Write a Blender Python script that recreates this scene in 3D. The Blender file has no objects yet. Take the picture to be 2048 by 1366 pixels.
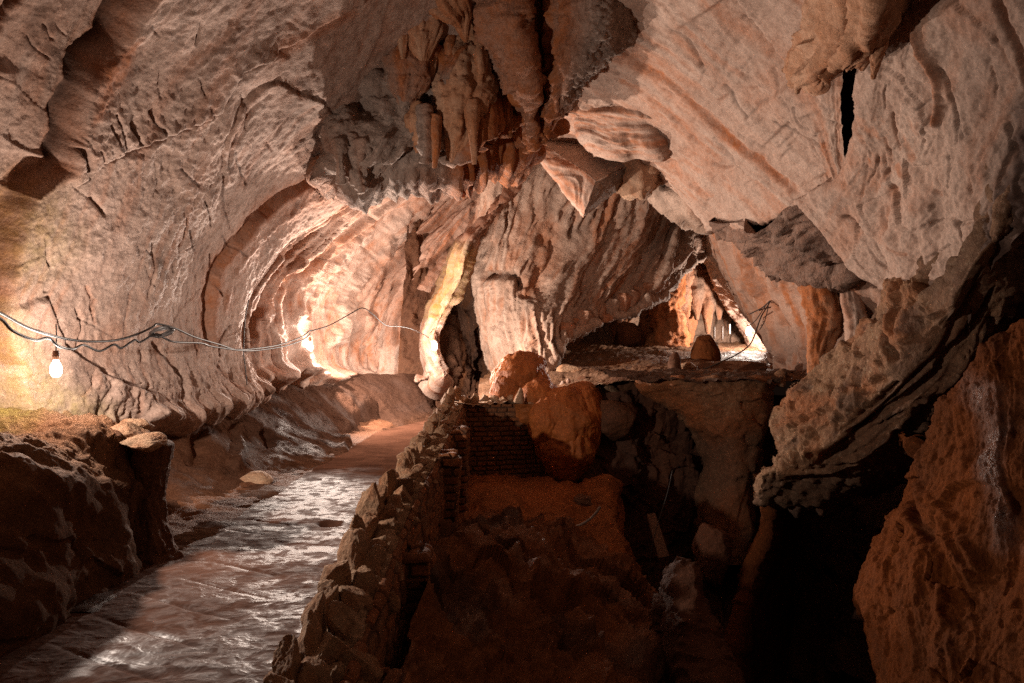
import bpy, bmesh, math, random
import numpy as np
from mathutils import Vector

C = bpy.context.scene.collection
SC = bpy.context.scene
random.seed(7)
QUAL = 1.0
STEP = 2.7 / QUAL

# ------------------------------------------------------------------ camera
F, CX, CY, CH = 1365.0, 1024.0, 700.0, 1.7      # focal length, principal point, in pixels of the 2048 photo; eye height
cam_d = bpy.data.cameras.new('camera')
cam = bpy.data.objects.new('camera', cam_d); C.objects.link(cam)
cam.location = (0, 0, CH); cam.rotation_euler = (math.radians(90), 0, 0)
cam_d.sensor_width = 36.0; cam_d.lens = 36.0 * F / 2048.0
cam_d.shift_y = (CY - 683.0) / 2048.0
cam_d.clip_start = 0.05; cam_d.clip_end = 300
SC.camera = cam

# ------------------------------------------------------------------ world: night inside the mountain
w = bpy.data.worlds.new('World'); SC.world = w; w.use_nodes = True
bg = w.node_tree.nodes['Background']; bg.inputs[0].default_value = (0.30, 0.16, 0.11, 1); bg.inputs[1].default_value = 0.02
SC.view_settings.view_transform = 'Standard'; SC.view_settings.look = 'None'
SC.view_settings.exposure = -0.15; SC.view_settings.gamma = 1.0
SC.render.engine = 'CYCLES'
SC.cycles.use_denoising = False
SC.cycles.max_bounces = 4; SC.cycles.diffuse_bounces = 3; SC.cycles.glossy_bounces = 2; SC.cycles.transparent_max_bounces = 8
SC.cycles.sample_clamp_indirect = 2.0; SC.cycles.sample_clamp_direct = 5.0

# ------------------------------------------------------------------ geometry helpers
def P(px, py, d):
    return ((px - CX) / F * d, d, CH - (py - CY) / F * d)

TX0, TZ0, TA, TB = 0.2, 1.2, 4.5, 5.3
def tunnel(px, py, s=1.0, dmax=19.0):
    dx, dz = (px - CX) / F, (CY - py) / F
    a, b = TA * s, TB * s
    A = (dx / a) ** 2 + (dz / b) ** 2
    B = -2 * dx * TX0 / a ** 2 + 2 * dz * (CH - TZ0) / b ** 2
    Cc = (TX0 / a) ** 2 + ((CH - TZ0) / b) ** 2 - 1
    t = (-B + math.sqrt(max(B * B - 4 * A * Cc, 0))) / (2 * A + 1e-9)
    return min(t, dmax)

_rng = np.random.RandomState(11)
_perm = _rng.permutation(256).astype(np.int32); _perm = np.concatenate([_perm, _perm, _perm])
_g = _rng.normal(size=(256, 3)); _g = (_g / np.linalg.norm(_g, axis=1)[:, None]).astype(np.float32) * 1.25
_off = _rng.rand(256, 3).astype(np.float32)
def _hash(i, j, k):
    return _perm[_perm[_perm[i & 255] + (j & 255)] + (k & 255)]
def perlin(p):
    p = p.astype(np.float32)
    f = np.floor(p); i = f.astype(np.int32); r = p - f
    u = r * r * r * (r * (r * 6 - 15) + 10)
    def c(a, b, cc):
        g = _g[_hash(i[:, 0] + a, i[:, 1] + b, i[:, 2] + cc)]
        return g[:, 0] * (r[:, 0] - a) + g[:, 1] * (r[:, 1] - b) + g[:, 2] * (r[:, 2] - cc)
    x0 = c(0,0,0); x0 += u[:,0] * (c(1,0,0) - x0)
    x1 = c(0,1,0); x1 += u[:,0] * (c(1,1,0) - x1)
    x2 = c(0,0,1); x2 += u[:,0] * (c(1,0,1) - x2)
    x3 = c(0,1,1); x3 += u[:,0] * (c(1,1,1) - x3)
    x0 += u[:,1] * (x1 - x0); x2 += u[:,1] * (x3 - x2)
    return x0 + u[:,2] * (x2 - x0)
def fbm(p, f=1.0, o=4, gain=0.5, ridged=False, seed=0.0):
    p = p * np.float32(1) ; a = 1.0; s = 0
    for k in range(o):
        n = perlin(p * f + seed + 17.3 * k)
        if ridged: n = 1 - 2 * np.abs(n)
        s = s + a * n; a *= gain; f *= 2.07
    return s
def worley(p, f=1.0, seed=0):
    q = (p * f + seed).astype(np.float32); fl = np.floor(q); i = fl.astype(np.int32); r = q - fl
    best = np.full(len(q), 9.0, np.float32)
    for a in (-1, 0, 1):
        for b in (-1, 0, 1):
            for c in (-1, 0, 1):
                o = _off[_hash(i[:,0]+a, i[:,1]+b, i[:,2]+c)]
                d = (o[:,0]+a-r[:,0])**2 + (o[:,1]+b-r[:,1])**2 + (o[:,2]+c-r[:,2])**2
                np.minimum(best, d, out=best)
    return np.sqrt(best)
def chip(p, f=1.0, seed=0, warp=.35):
    """broken facets: every cell of a warped cell pattern is a plane with its own tilt"""
    q = (p * f + seed).astype(np.float32); q = q + warp * np.stack([perlin(q * 1.3), perlin(q * 1.3 + 7.7), perlin(q * 1.3 + 15.1)], 1)
    fl = np.floor(q); i = fl.astype(np.int32); r = q - fl
    best = np.full(len(q), 9.0, np.float32); h = np.zeros(len(q), np.float32)
    for a in (-1, 0, 1):
        for b in (-1, 0, 1):
            for c in (-1, 0, 1):
                k = _hash(i[:,0]+a, i[:,1]+b, i[:,2]+c); e = r - np.array([a, b, c], np.float32) - _off[k]
                d = (e * e).sum(1); m = d < best; best[m] = d[m]; h[m] = (e[m] * _g[k[m]]).sum(1) + .5 * (_off[k[m], 1] - .5)
    return h
def sm(a, b, x):
    t = np.clip((x - a) / (b - a), 0, 1); return t * t * (3 - 2 * t)

def catmull(ctrl, n, axis):
    c = np.moveaxis(np.asarray(ctrl, float), axis, 0)
    c = np.concatenate([(2 * c[0] - c[1])[None], c, (2 * c[-1] - c[-2])[None]])
    m = len(c) - 3
    t = np.linspace(0, m, n); k = np.minimum(t.astype(int), m - 1); t = (t - k).reshape((-1,) + (1,) * (c.ndim - 1))
    p0, p1, p2, p3 = c[k], c[k+1], c[k+2], c[k+3]
    r = 0.5 * (2*p1 + (p2-p0)*t + (2*p0-5*p1+4*p2-p3)*t*t + (3*p1-p0-3*p2+p3)*t**3)
    return np.moveaxis(r, 0, axis)

def gridfaces(nu, nv, closed=False):
    i = np.arange(nu - 1)[:, None]; mj = nv if closed else nv - 1
    j = np.arange(mj)[None, :]; j2 = (j + 1) % nv
    return np.stack([i*nv + j + 0*j2, i*nv + j2, (i+1)*nv + j2, (i+1)*nv + j], -1).reshape(-1, 4)

def mesh_from(name, V, Fc, mat, parent=None, attr=None, smooth=True, tris=False):
    me = bpy.data.meshes.new(name)
    k = Fc.shape[1]
    me.vertices.add(len(V)); me.vertices.foreach_set('co', np.asarray(V, np.float32).ravel())
    me.loops.add(Fc.size); me.loops.foreach_set('vertex_index', Fc.astype(np.int32).ravel())
    me.polygons.add(len(Fc)); me.polygons.foreach_set('loop_start', (np.arange(len(Fc)) * k).astype(np.int32))
    me.polygons.foreach_set('use_smooth', np.full(len(Fc), smooth))
    me.update(calc_edges=True)
    if attr is None: attr = np.zeros((len(V), 4), np.float32)
    ca = me.color_attributes.new('stain_shade', 'FLOAT_COLOR', 'POINT')
    ca.data.foreach_set('color', np.clip(attr, 0, 1).astype(np.float32).ravel())
    me.materials.append(mat)
    o = bpy.data.objects.new(name, me); C.objects.link(o)
    if parent is not None: o.parent = parent
    return o

def tag(o, label=None, cat=None, group=None, kind=None):
    if label: o['label'] = label
    if cat: o['category'] = cat
    if group: o['group'] = group
    if kind: o['kind'] = kind
    return o
def empty(name, label, cat, loc=(0, 0, 0), group=None):
    o = bpy.data.objects.new(name, None); C.objects.link(o); o.location = loc; o.empty_display_size = 0.2
    return tag(o, label, cat, group)

class Ctx: pass
def gridmesh(name, ctrl, nu, nv, mat, dfun=None, parent=None, org=(0, 0, 0), feats=(), face_cam=True, sign=1):
    """ctrl (R,K,3) world points -> dense displaced sheet"""
    G = catmull(catmull(np.asarray(ctrl, float), nu, 0), nv, 1)
    du = np.gradient(G, axis=0); dv = np.gradient(G, axis=1)
    N = np.cross(du, dv); N /= np.linalg.norm(N, axis=2)[..., None] + 1e-9
    if face_cam:
        s = np.sign(np.mean(np.sum(N * (np.array([0, 0, CH]) - G), axis=2)))
    else: s = sign
    N = N * s
    c = Ctx()
    c.P = G.reshape(-1, 3).astype(np.float32); c.N = N.reshape(-1, 3)
    lu = np.concatenate([np.zeros((1, nv)), np.cumsum(np.linalg.norm(np.diff(G, axis=0), axis=2), 0)], 0)
    lv = np.concatenate([np.zeros((nu, 1)), np.cumsum(np.linalg.norm(np.diff(G, axis=1), axis=2), 1)], 1)
    c.u = np.repeat(np.linspace(0, 1, nu), nv); c.v = np.tile(np.linspace(0, 1, nv), nu)
    c.U = (np.repeat(lu.mean(1), nv)).astype(np.float32); c.V = (np.tile(lv.mean(0), nu)).astype(np.float32)
    y = np.maximum(c.P[:, 1], 0.3)
    c.px = CX + c.P[:, 0] / y * F; c.py = CY - (c.P[:, 2] - CH) / y * F
    c.A = np.zeros((len(c.P), 4), np.float32)
    h = np.zeros(len(c.P), np.float32)
    if dfun is not None: h = h + dfun(c)
    if len(feats): h = h + apply_feats(c, feats)
    V = c.P + c.N * h[:, None]
    Fc = gridfaces(nu, nv)
    if s < 0: Fc = Fc[:, ::-1]
    return mesh_from(name, V - np.array(org), Fc, mat, parent, c.A)

def polyd(px, py, pts):
    best = np.full(len(px), 1e9); side = np.zeros(len(px)); tt = np.zeros(len(px)); n = len(pts) - 1
    for k in range(n):
        (x0, y0), (x1, y1) = pts[k][:2], pts[k+1][:2]
        dx, dy = x1 - x0, y1 - y0; L = dx*dx + dy*dy + 1e-9
        t = np.clip(((px-x0)*dx + (py-y0)*dy) / L, 0, 1)
        ex, ey = px - x0 - t*dx, py - y0 - t*dy
        d = ex*ex + ey*ey; m = d < best
        best = np.where(m, d, best); side = np.where(m, dx*ey - dy*ex, side); tt = np.where(m, (k + t) / n, tt)
    return np.sqrt(best), np.sign(side), tt

def apply_feats(c, feats):
    """seams, cracks, stripes and steps, traced as lines and worked into the rock as grooves / ledges with iron or dark staining"""
    h = np.zeros(len(c.P), np.float32)
    wob = c.P * np.float32(1.0)
    wx = perlin(wob * 1.9 + 3.1) * 9 + perlin(wob * 6.3) * 4; wy = perlin(wob * 1.9 + 41.7) * 9 + perlin(wob * 6.3 + 9.) * 4
    br = 0.75 + 0.5 * perlin(wob * 3.1 + 77.)
    for f in feats:
        pts = f['p']; wd = f.get('w', 6.0); ow = f.get('ow', wd * 2.5); sw = f.get('sw', 0)
        R = 4 * max(wd, ow, sw) + 40
        xs = [q[0] for q in pts]; ys = [q[1] for q in pts]
        m = (c.px > min(xs) - R) & (c.px < max(xs) + R) & (c.py > min(ys) - R) & (c.py < max(ys) + R)
        ix = np.nonzero(m)[0]
        if len(ix) == 0: continue
        wk = f.get('wob', 1.0)
        d, sd, t = polyd(c.px[ix] + wx[ix] * wk, c.py[ix] + wy[ix] * wk, pts)
        tp = sm(0, 0.06, t) * sm(1.0, 0.94, t) if not f.get('full') else 1.0
        prof = np.exp(-(d / wd) ** 2) * tp
        h[ix] += f.get('g', 0) * prof * br[ix]
        if f.get('st'):
            x = d * sd
            h[ix] += f['st'] * sm(-wd, wd, x) * np.exp(-np.maximum(x, 0) / max(sw, 1)) * tp
        if f.get('o'):
            po = np.exp(-(d / ow) ** 2) * tp
            if f.get('os'): po = po * sm(-wd, wd, d * sd * f['os'])
            c.A[ix, 0] = np.maximum(c.A[ix, 0], f['o'] * po * np.clip(br[ix], 0.3, 1.2))
        if f.get('k'): c.A[ix, 1] = np.maximum(c.A[ix, 1], f['k'] * prof)
    return h

def cracks(seed, n, box, ang, ln=(25, 90), k=.45, g=-.035):
    r = random.Random(seed); out = []
    for _ in range(n):
        x, y = r.uniform(box[0], box[2]), r.uniform(box[1], box[3]); a = math.radians(r.gauss(*ang)); L = r.uniform(*ln); q = [(x, y)]
        for s_ in range(3):
            a += r.gauss(0, .25); x += math.cos(a) * L / 3; y += math.sin(a) * L / 3; q.append((x, y))
        out.append(dict(p=q, w=r.uniform(1.4, 2.8), g=g * r.uniform(.5, 1.4), k=k * r.uniform(.4, 1.3), o=(.5 if r.random() < .3 else 0), ow=5, wob=.5))
    return out
def region(c, pts, soft=20, wob=1.0):
    """soft mask of a traced patch of the rock face"""
    px = c.px + perlin(c.P * 2.1 + 5.) * 14 * wob + perlin(c.P * 7.) * 6 * wob; py = c.py + perlin(c.P * 2.1 + 25.) * 14 * wob + perlin(c.P * 7. + 8.) * 6 * wob
    inside = np.zeros(len(px), bool); n = len(pts)
    for k in range(n):
        x0, y0 = pts[k]; x1, y1 = pts[(k+1) % n]
        cond = ((y0 > py) != (y1 > py)) & (px < (x1 - x0) * (py - y0) / (y1 - y0 + 1e-9) + x0)
        inside ^= cond
    d, _, _ = polyd(px, py, list(pts) + [pts[0]])
    return sm(-soft, soft, np.where(inside, d, -d))

def patch(name, rows, mat, s=1.0, dfun=None, feats=(), wrap=None, step=None, parent=None, cap=900, org=(0, 0, 0)):
    step = step or STEP
    R = []
    for r in rows:
        R.append([(q[0], q[1], (q[2] if len(q) > 2 else tunnel(q[0], q[1], s))) for q in r])
    A = np.array(R, float)
    if wrap:
        for side, (dd, inn) in wrap.items():
            if side in 'LR':
                e, n = (A[0], A[1]) if side == 'L' else (A[-1], A[-2])
                dirn = (n - e)[:, :2]; dirn = dirn / (np.linalg.norm(dirn, axis=1)[:, None] + 1e-9)
                e1 = e.copy(); e1[:, :2] += dirn * inn * 0.25; e1[:, 2] += dd * 0.45
                e2 = e.copy(); e2[:, :2] += dirn * inn; e2[:, 2] += dd
                A = np.concatenate([e2[None], e1[None], A]) if side == 'L' else np.concatenate([A, e1[None], e2[None]])
            else:
                e, n = (A[:, 0], A[:, 1]) if side == 'T' else (A[:, -1], A[:, -2])
                dirn = (n - e)[:, :2]; dirn = dirn / (np.linalg.norm(dirn, axis=1)[:, None] + 1e-9)
                e1 = e.copy(); e1[:, :2] += dirn * inn * 0.25; e1[:, 2] += dd * 0.45
                e2 = e.copy(); e2[:, :2] += dirn * inn; e2[:, 2] += dd
                A = np.concatenate([e2[:, None], e1[:, None], A], 1) if side == 'T' else np.concatenate([A, e1[:, None], e2[:, None]], 1)
    lu = np.max(np.sum(np.linalg.norm(np.diff(A[:, :, :2], axis=0), axis=2), 0)); lv = np.max(np.sum(np.linalg.norm(np.diff(A[:, :, :2], axis=1), axis=2), 1))
    nu = int(min(cap, max(12, lu / step))); nv = int(min(cap, max(12, lv / step)))
    X = np.stack([(A[..., 0] - CX) / F * A[..., 2], A[..., 2], CH - (A[..., 1] - CY) / F * A[..., 2]], -1)
    return gridmesh(name, X, nu, nv, mat, dfun, parent, org, feats)

def tube(name, pts, rad, mat, seg=10, parent=None, n=None, dfun=None, attr=None, org=(0, 0, 0), capend=True):
    pts = np.asarray(pts, float); n = n or max(len(pts) * 6, 8)
    c = catmull(pts, n, 0); r = np.interp(np.linspace(0, 1, n), np.linspace(0, 1, len(rad)), rad) if np.ndim(rad) else np.full(n, rad)
    T = np.gradient(c, axis=0); T /= np.linalg.norm(T, axis=1)[:, None] + 1e-9
    ref = np.array([0, 1.0, 0.13]) if abs(T[0] @ np.array([0, 1.0, .13])) < 0.8 else np.array([1.0, 0, 0.1])
    a = np.cross(T, ref); a /= np.linalg.norm(a, axis=1)[:, None] + 1e-9; b = np.cross(T, a)
    th = np.linspace(0, 2*np.pi, seg, endpoint=False)
    nrm = (np.cos(th)[None, :, None] * a[:, None] + np.sin(th)[None, :, None] * b[:, None])
    V = (c[:, None] + nrm * r[:, None, None]).reshape(-1, 3); A = np.zeros((len(V), 4), np.float32)
    if dfun is not None:
        q = Ctx(); q.P = V.astype(np.float32); q.th = np.tile(th, n); q.t = np.repeat(np.linspace(0, 1, n), seg); q.r = np.repeat(r, seg); q.A = A
        L = np.concatenate([[0], np.cumsum(np.linalg.norm(np.diff(c, axis=0), axis=1))]); q.L = np.repeat(L, seg).astype(np.float32)
        V = V + nrm.reshape(-1, 3) * dfun(q)[:, None]; A = q.A
    if attr is not None: A[:] = attr
    Fc = gridfaces(n, seg, True)
    o = mesh_from(name, V - np.array(org), Fc[:, ::-1], mat, parent, A)
    if capend:
        bm = bmesh.new(); bm.from_mesh(o.data)
        bmesh.ops.holes_fill(bm, edges=[e for e in bm.edges if e.is_boundary], sides=0)
        bmesh.ops.recalc_face_normals(bm, faces=bm.faces)
        for f_ in bm.faces: f_.smooth = True
        bm.to_mesh(o.data); bm.free()
    return o

_ico = {}
def ico(sub):
    if sub not in _ico:
        bm = bmesh.new(); bmesh.ops.create_icosphere(bm, subdivisions=sub, radius=1.0)
        bm.verts.ensure_lookup_table()
        _ico[sub] = (np.array([v.co[:] for v in bm.verts]), np.array([[v.index for v in f.verts] for f in bm.faces])); bm.free()
    return _ico[sub]
def rock(name, loc, size, mat, seed=0, sub=5, planes=12, rot=0.0, rough=0.06, parent=None, attr=None, taper=0.0, lean=(0, 0), cut=(0.55, 0.9), pfun=None):
    """chiselled boulder: a ball cut by random planes, then weathered"""
    V, Fc = ico(sub); V = V.copy(); rg = np.random.RandomState(seed + 100)
    for k in range(planes):
        nn = rg.normal(size=3); nn /= np.linalg.norm(nn); hh = rg.uniform(*cut)
        dd = V @ nn; over = dd > hh
        V[over] -= nn[None] * ((dd[over] - hh) * 0.93)[:, None]
    q = V.astype(np.float32)
    h = rough * (1.2 * fbm(q, 1.6, 2, seed=seed * 3.1) + 0.7 * fbm(q, 3.7, 4, 0.6, ridged=True, seed=seed * 1.7) - 0.4)
    V = V * (1 + h[:, None])
    if taper: V[:, :2] *= (1 - taper * (V[:, 2:3] * 0.5 + 0.5))
    V[:, 0] += lean[0] * V[:, 2]; V[:, 1] += lean[1] * V[:, 2]
    V = V * np.asarray(size)[None]
    cr, sr = math.cos(rot), math.sin(rot)
    V = np.stack([V[:, 0]*cr - V[:, 1]*sr, V[:, 0]*sr + V[:, 1]*cr, V[:, 2]], 1)
    A = np.zeros((len(V), 4), np.float32)
    A[:, 0] = np.clip(0.3 + 0.6 * fbm(q, 1.3, 3, seed=seed + 9.), 0, 1) * 0.6; A[:, 1] = np.clip(-h * 2.0, 0, 0.4)
    if attr is not None: A[:] = attr
    if pfun: V, A = pfun(V, A)
    o = mesh_from(name, V, Fc, mat, parent, A)
    o.location = loc
    return o

# ------------------------------------------------------------------ materials
def new_mat(name):
    m = bpy.data.materials.new(name); m.use_nodes = True; nt = m.node_tree
    return m, nt, nt.nodes['Principled BSDF']
def nd(nt, t, **kw):
    n = nt.nodes.new(t)
    for k, v in kw.items():
        if k in n.inputs: n.inputs[k].default_value = v
        else: setattr(n, k, v)
    return n
def mixc(nt, fac, a, b, blend='MIX'):
    m = nt.nodes.new('ShaderNodeMix'); m.data_type = 'RGBA'; m.blend_type = blend
    def put(i, v):
        if hasattr(v, 'links') or isinstance(v, bpy.types.NodeSocket): nt.links.new(v, m.inputs[i])
        else: m.inputs[i].default_value = v if i == 0 else (*v, 1.0)
    put(0, fac); put(6, a); put(7, b)
    return m.outputs[2]
def mathn(nt, op, a, b=0.0, clamp=False):
    m = nt.nodes.new('ShaderNodeMath'); m.operation = op; m.use_clamp = clamp
    for i, v in enumerate((a, b)):
        if isinstance(v, bpy.types.NodeSocket): nt.links.new(v, m.inputs[i])
        else: m.inputs[i].default_value = v
    return m.outputs[0]
def noise(nt, co, scale, detail=4, rough=0.55, dist=0.0):
    n = nd(nt, 'ShaderNodeTexNoise', Scale=scale, Detail=detail, Roughness=rough, Distortion=dist)
    nt.links.new(co, n.inputs['Vector']); return n.outputs['Fac']
def ramp(nt, v, a, b, c=0.0, d=1.0):
    m = nt.nodes.new('ShaderNodeMapRange'); m.clamp = True
    nt.links.new(v, m.inputs[0])
    for i, x in enumerate((a, b, c, d)): m.inputs[i+1].default_value = x
    return m.outputs[0]

def rock_mat(name, c1, c2, orange=(0.36, 0.115, 0.035), dark=(0.05, 0.026, 0.018), moss=(0.30, 0.235, 0.05), rough=0.85, spec=0.25, bump=0.5, bdist=0.05, bscale=18., patchy=1.1, wet=0.0, speck=0.0):
    m, nt, b = new_mat(name); L = nt.links
    tc = nt.nodes.new('ShaderNodeTexCoord'); geo = nt.nodes.new('ShaderNodeNewGeometry'); co = geo.outputs['Position']
    at = nt.nodes.new('ShaderNodeVertexColor'); at.layer_name = 'stain_shade'
    sep = nt.nodes.new('ShaderNodeSeparateColor'); L.new(at.outputs['Color'], sep.inputs[0])
    n1 = noise(nt, co, patchy, 6, 0.62, 0.6); n2 = noise(nt, co, 9.0, 6, 0.65); n3 = noise(nt, co, bscale * 2.2, 5, 0.7)
    col = mixc(nt, ramp(nt, n1, 0.36, 0.66), c1, c2)
    n4 = noise(nt, co, 3.3, 8, 0.72, 1.2)
    col = mixc(nt, mathn(nt, 'MULTIPLY', ramp(nt, n2, 0.50, 0.70), 0.5), col, tuple(x * 0.5 for x in c2))
    col = mixc(nt, mathn(nt, 'MULTIPLY', ramp(nt, n4, 0.53, 0.72), 0.55), col, (c2[0] * .55, c2[1] * .45, c2[2] * .40))
    col = mixc(nt, mathn(nt, 'MULTIPLY', ramp(nt, n4, 0.46, 0.30), 0.4), col, (min(c1[0] * 1.3, .8), min(c1[1] * 1.3, .8), min(c1[2] * 1.28, .8)))
    if speck: col = mixc(nt, mathn(nt, 'MULTIPLY', ramp(nt, n3, 0.56, 0.66), speck), col, (0.5, 0.42, 0.3))
    og = mathn(nt, 'MULTIPLY', sep.outputs[0], ramp(nt, n2, 0.25, 0.6, 0.55, 1.1), True)
    col = mixc(nt, og, col, orange)
    col = mixc(nt, mathn(nt, 'MULTIPLY', sep.outputs[2], ramp(nt, n2, 0.3, 0.6, 0.3, 1.0), True), col, moss)
    col = mixc(nt, sep.outputs[1], col, dark)
    col = mixc(nt, 0.55, col, mixc(nt, ramp(nt, n3, .3, .65), (0.35, 0.33, 0.32), (1.15, 1.15, 1.15)), 'MULTIPLY')
    L.new(col, b.inputs['Base Color'])
    rr = mathn(nt, 'ADD', ramp(nt, n2, 0.3, 0.7, rough - 0.1, rough + 0.08), mathn(nt, 'MULTIPLY', at.outputs['Alpha'], -0.55), True)
    if wet: rr = mathn(nt, 'ADD', rr, mathn(nt, 'MULTIPLY', ramp(nt, n1, 0.4, 0.6), -wet), True)
    L.new(rr, b.inputs['Roughness']); L.new(mathn(nt, 'ADD', mathn(nt, 'MULTIPLY', at.outputs['Alpha'], 0.5), spec), b.inputs['Specular IOR Level'])
    nb = noise(nt, co, bscale, 9, 0.72); nb2 = noise(nt, co, bscale * 0.28, 5, 0.6)
    hb = mathn(nt, 'ADD', nb, mathn(nt, 'MULTIPLY', nb2, 1.2))
    bp = nd(nt, 'ShaderNodeBump', Strength=bump, Distance=bdist); L.new(hb, bp.inputs['Height']); L.new(bp.outputs[0], b.inputs['Normal'])
    return m

M = {}
M['pale'] = rock_mat('pale_limestone', (0.45, 0.325, 0.265), (0.34, 0.235, 0.185), bump=0.34)
M['pale_right'] = rock_mat('pale_limestone_right', (0.44, 0.315, 0.25), (0.35, 0.235, 0.18), bump=0.28)
M['curtain'] = rock_mat('curtain_limestone', (0.48, 0.345, 0.27), (0.31, 0.205, 0.15), bump=0.7)
M['popcorn'] = rock_mat('popcorn_limestone', (0.38, 0.285, 0.235), (0.27, 0.19, 0.15), bump=0.9, bdist=0.07, bscale=12.)
M['drip'] = rock_mat('dripstone', (0.47, 0.31, 0.21), (0.36, 0.19, 0.105), bump=0.6)
M['orange'] = rock_mat('orange_flowstone', (0.40, 0.125, 0.032), (0.30, 0.085, 0.02), rough=0.6, spec=0.12, bump=0.5, bscale=14.)
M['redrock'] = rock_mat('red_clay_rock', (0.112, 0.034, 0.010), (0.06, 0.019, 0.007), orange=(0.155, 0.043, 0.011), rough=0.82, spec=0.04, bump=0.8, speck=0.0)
M['clay'] = rock_mat('orange_clay', (0.33, 0.125, 0.048), (0.2, 0.072, 0.028), rough=0.85, spec=0.12, bump=0.8)
M['lowwall'] = rock_mat('low_wall_rock', (0.085, 0.042, 0.026), (0.05, 0.024, 0.015), orange=(0.12, 0.045, 0.02), spec=0.0, bump=0.7)
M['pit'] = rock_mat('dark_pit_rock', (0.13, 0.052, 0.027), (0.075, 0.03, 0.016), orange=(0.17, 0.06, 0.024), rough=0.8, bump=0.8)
M['ledge'] = rock_mat('dusty_ledge_rock', (0.25, 0.14, 0.085), (0.15, 0.078, 0.045), orange=(0.25, 0.10, 0.04), dark=(0.075, 0.034, 0.018), spec=0.05, bump=0.9)
M['brown'] = rock_mat('brown_clay_rock', (0.135, 0.065, 0.038), (0.08, 0.036, 0.021), orange=(0.17, 0.065, 0.026), spec=0.1, rough=0.8, bump=0.7)
M['jaw'] = rock_mat('speckled_conglomerate', (0.29, 0.165, 0.09), (0.17, 0.08, 0.04), rough=0.85, bump=0.9, bscale=9., speck=0.3)
M['dark'] = rock_mat('dark_strata', (0.14, 0.085, 0.06), (0.085, 0.05, 0.035), bump=0.8)
M['strata'] = rock_mat('brown_strata', (0.24, 0.15, 0.105), (0.16, 0.095, 0.065), bump=0.8)
M['brick'] = rock_mat('mud_brick', (0.26, 0.125, 0.065), (0.19, 0.085, 0.042), bump=0.9, bscale=18.)
M['stone'] = rock_mat('cap_stone', (0.42, 0.275, 0.175), (0.30, 0.175, 0.10), bump=0.9, bscale=20.)

def path_mat():
    m, nt, b = new_mat('wet_mud_path'); L = nt.links
    co = nt.nodes.new('ShaderNodeNewGeometry').outputs['Position']
    mp = nt.nodes.new('ShaderNodeMapping'); mp.inputs['Scale'].default_value = (0.9, 1.05, 1.0); L.new(co, mp.inputs[0])
    n1 = noise(nt, mp.outputs[0], 1.6, 6, 0.65, 0.8); n2 = noise(nt, mp.outputs[0], 7, 3, 0.6, 0.5); n3 = noise(nt, co, 22, 2, 0.5)
    at = nt.nodes.new('ShaderNodeVertexColor'); at.layer_name = 'stain_shade'
    L.new(mixc(nt, ramp(nt, n1, 0.35, 0.65), (0.088, 0.039, 0.024), (0.048, 0.021, 0.013)), b.inputs['Base Color'])
    wet = mathn(nt, 'MULTIPLY', at.outputs['Alpha'], ramp(nt, n2, 0.42, 0.58, 0.25, 1.0), True)
    L.new(mathn(nt, 'SUBTRACT', 0.92, mathn(nt, 'MULTIPLY', wet, 0.58)), b.inputs['Roughness'])
    L.new(mathn(nt, 'MULTIPLY', wet, 0.22), b.inputs['Specular IOR Level'])
    bp = nd(nt, 'ShaderNodeBump', Strength=0.45, Distance=0.035)
    L.new(mathn(nt, 'ADD', n2, mathn(nt, 'MULTIPLY', n3, 0.18)), bp.inputs['Height']); L.new(bp.outputs[0], b.inputs['Normal'])
    return m
M['path'] = path_mat()
def plain(name, col, rough=0.5, metal=0.0, bump=0.0):
    m, nt, b = new_mat(name); co = nt.nodes.new('ShaderNodeTexCoord').outputs['Object']
    n = noise(nt, co, 30, 4)
    nt.links.new(mixc(nt, n, tuple(x * 0.75 for x in col), col), b.inputs['Base Color'])
    b.inputs['Roughness'].default_value = rough; b.inputs['Metallic'].default_value = metal
    return m
M['cable'] = plain('black_cable', (0.03, 0.026, 0.025), 0.5)
M['socket'] = plain('socket_plastic', (0.35, 0.16, 0.09), 0.4)
M['pvc'] = plain('white_pvc', (0.75, 0.72, 0.68), 0.4)
M['pipe'] = plain('grey_pipe', (0.33, 0.31, 0.30), 0.4)
M['wood'] = plain('old_wood', (0.11, 0.055, 0.032), 0.8)
def glow_mat(name, col, strength):
    m = bpy.data.materials.new(name); m.use_nodes = True; nt = m.node_tree
    nt.nodes.remove(nt.nodes['Principled BSDF'])
    e = nd(nt, 'ShaderNodeEmission', Color=(*col, 1), Strength=strength); t = nt.nodes.new('ShaderNodeBsdfTransparent')
    a = nt.nodes.new('ShaderNodeAddShader'); nt.links.new(e.outputs[0], a.inputs[0]); nt.links.new(t.outputs[0], a.inputs[1])
    nt.links.new(a.outputs[0], nt.nodes['Material Output'].inputs[0]); return m
M['bulb'] = glow_mat('lit_bulb', (1.0, 0.93, 0.85), 90.0)

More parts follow.
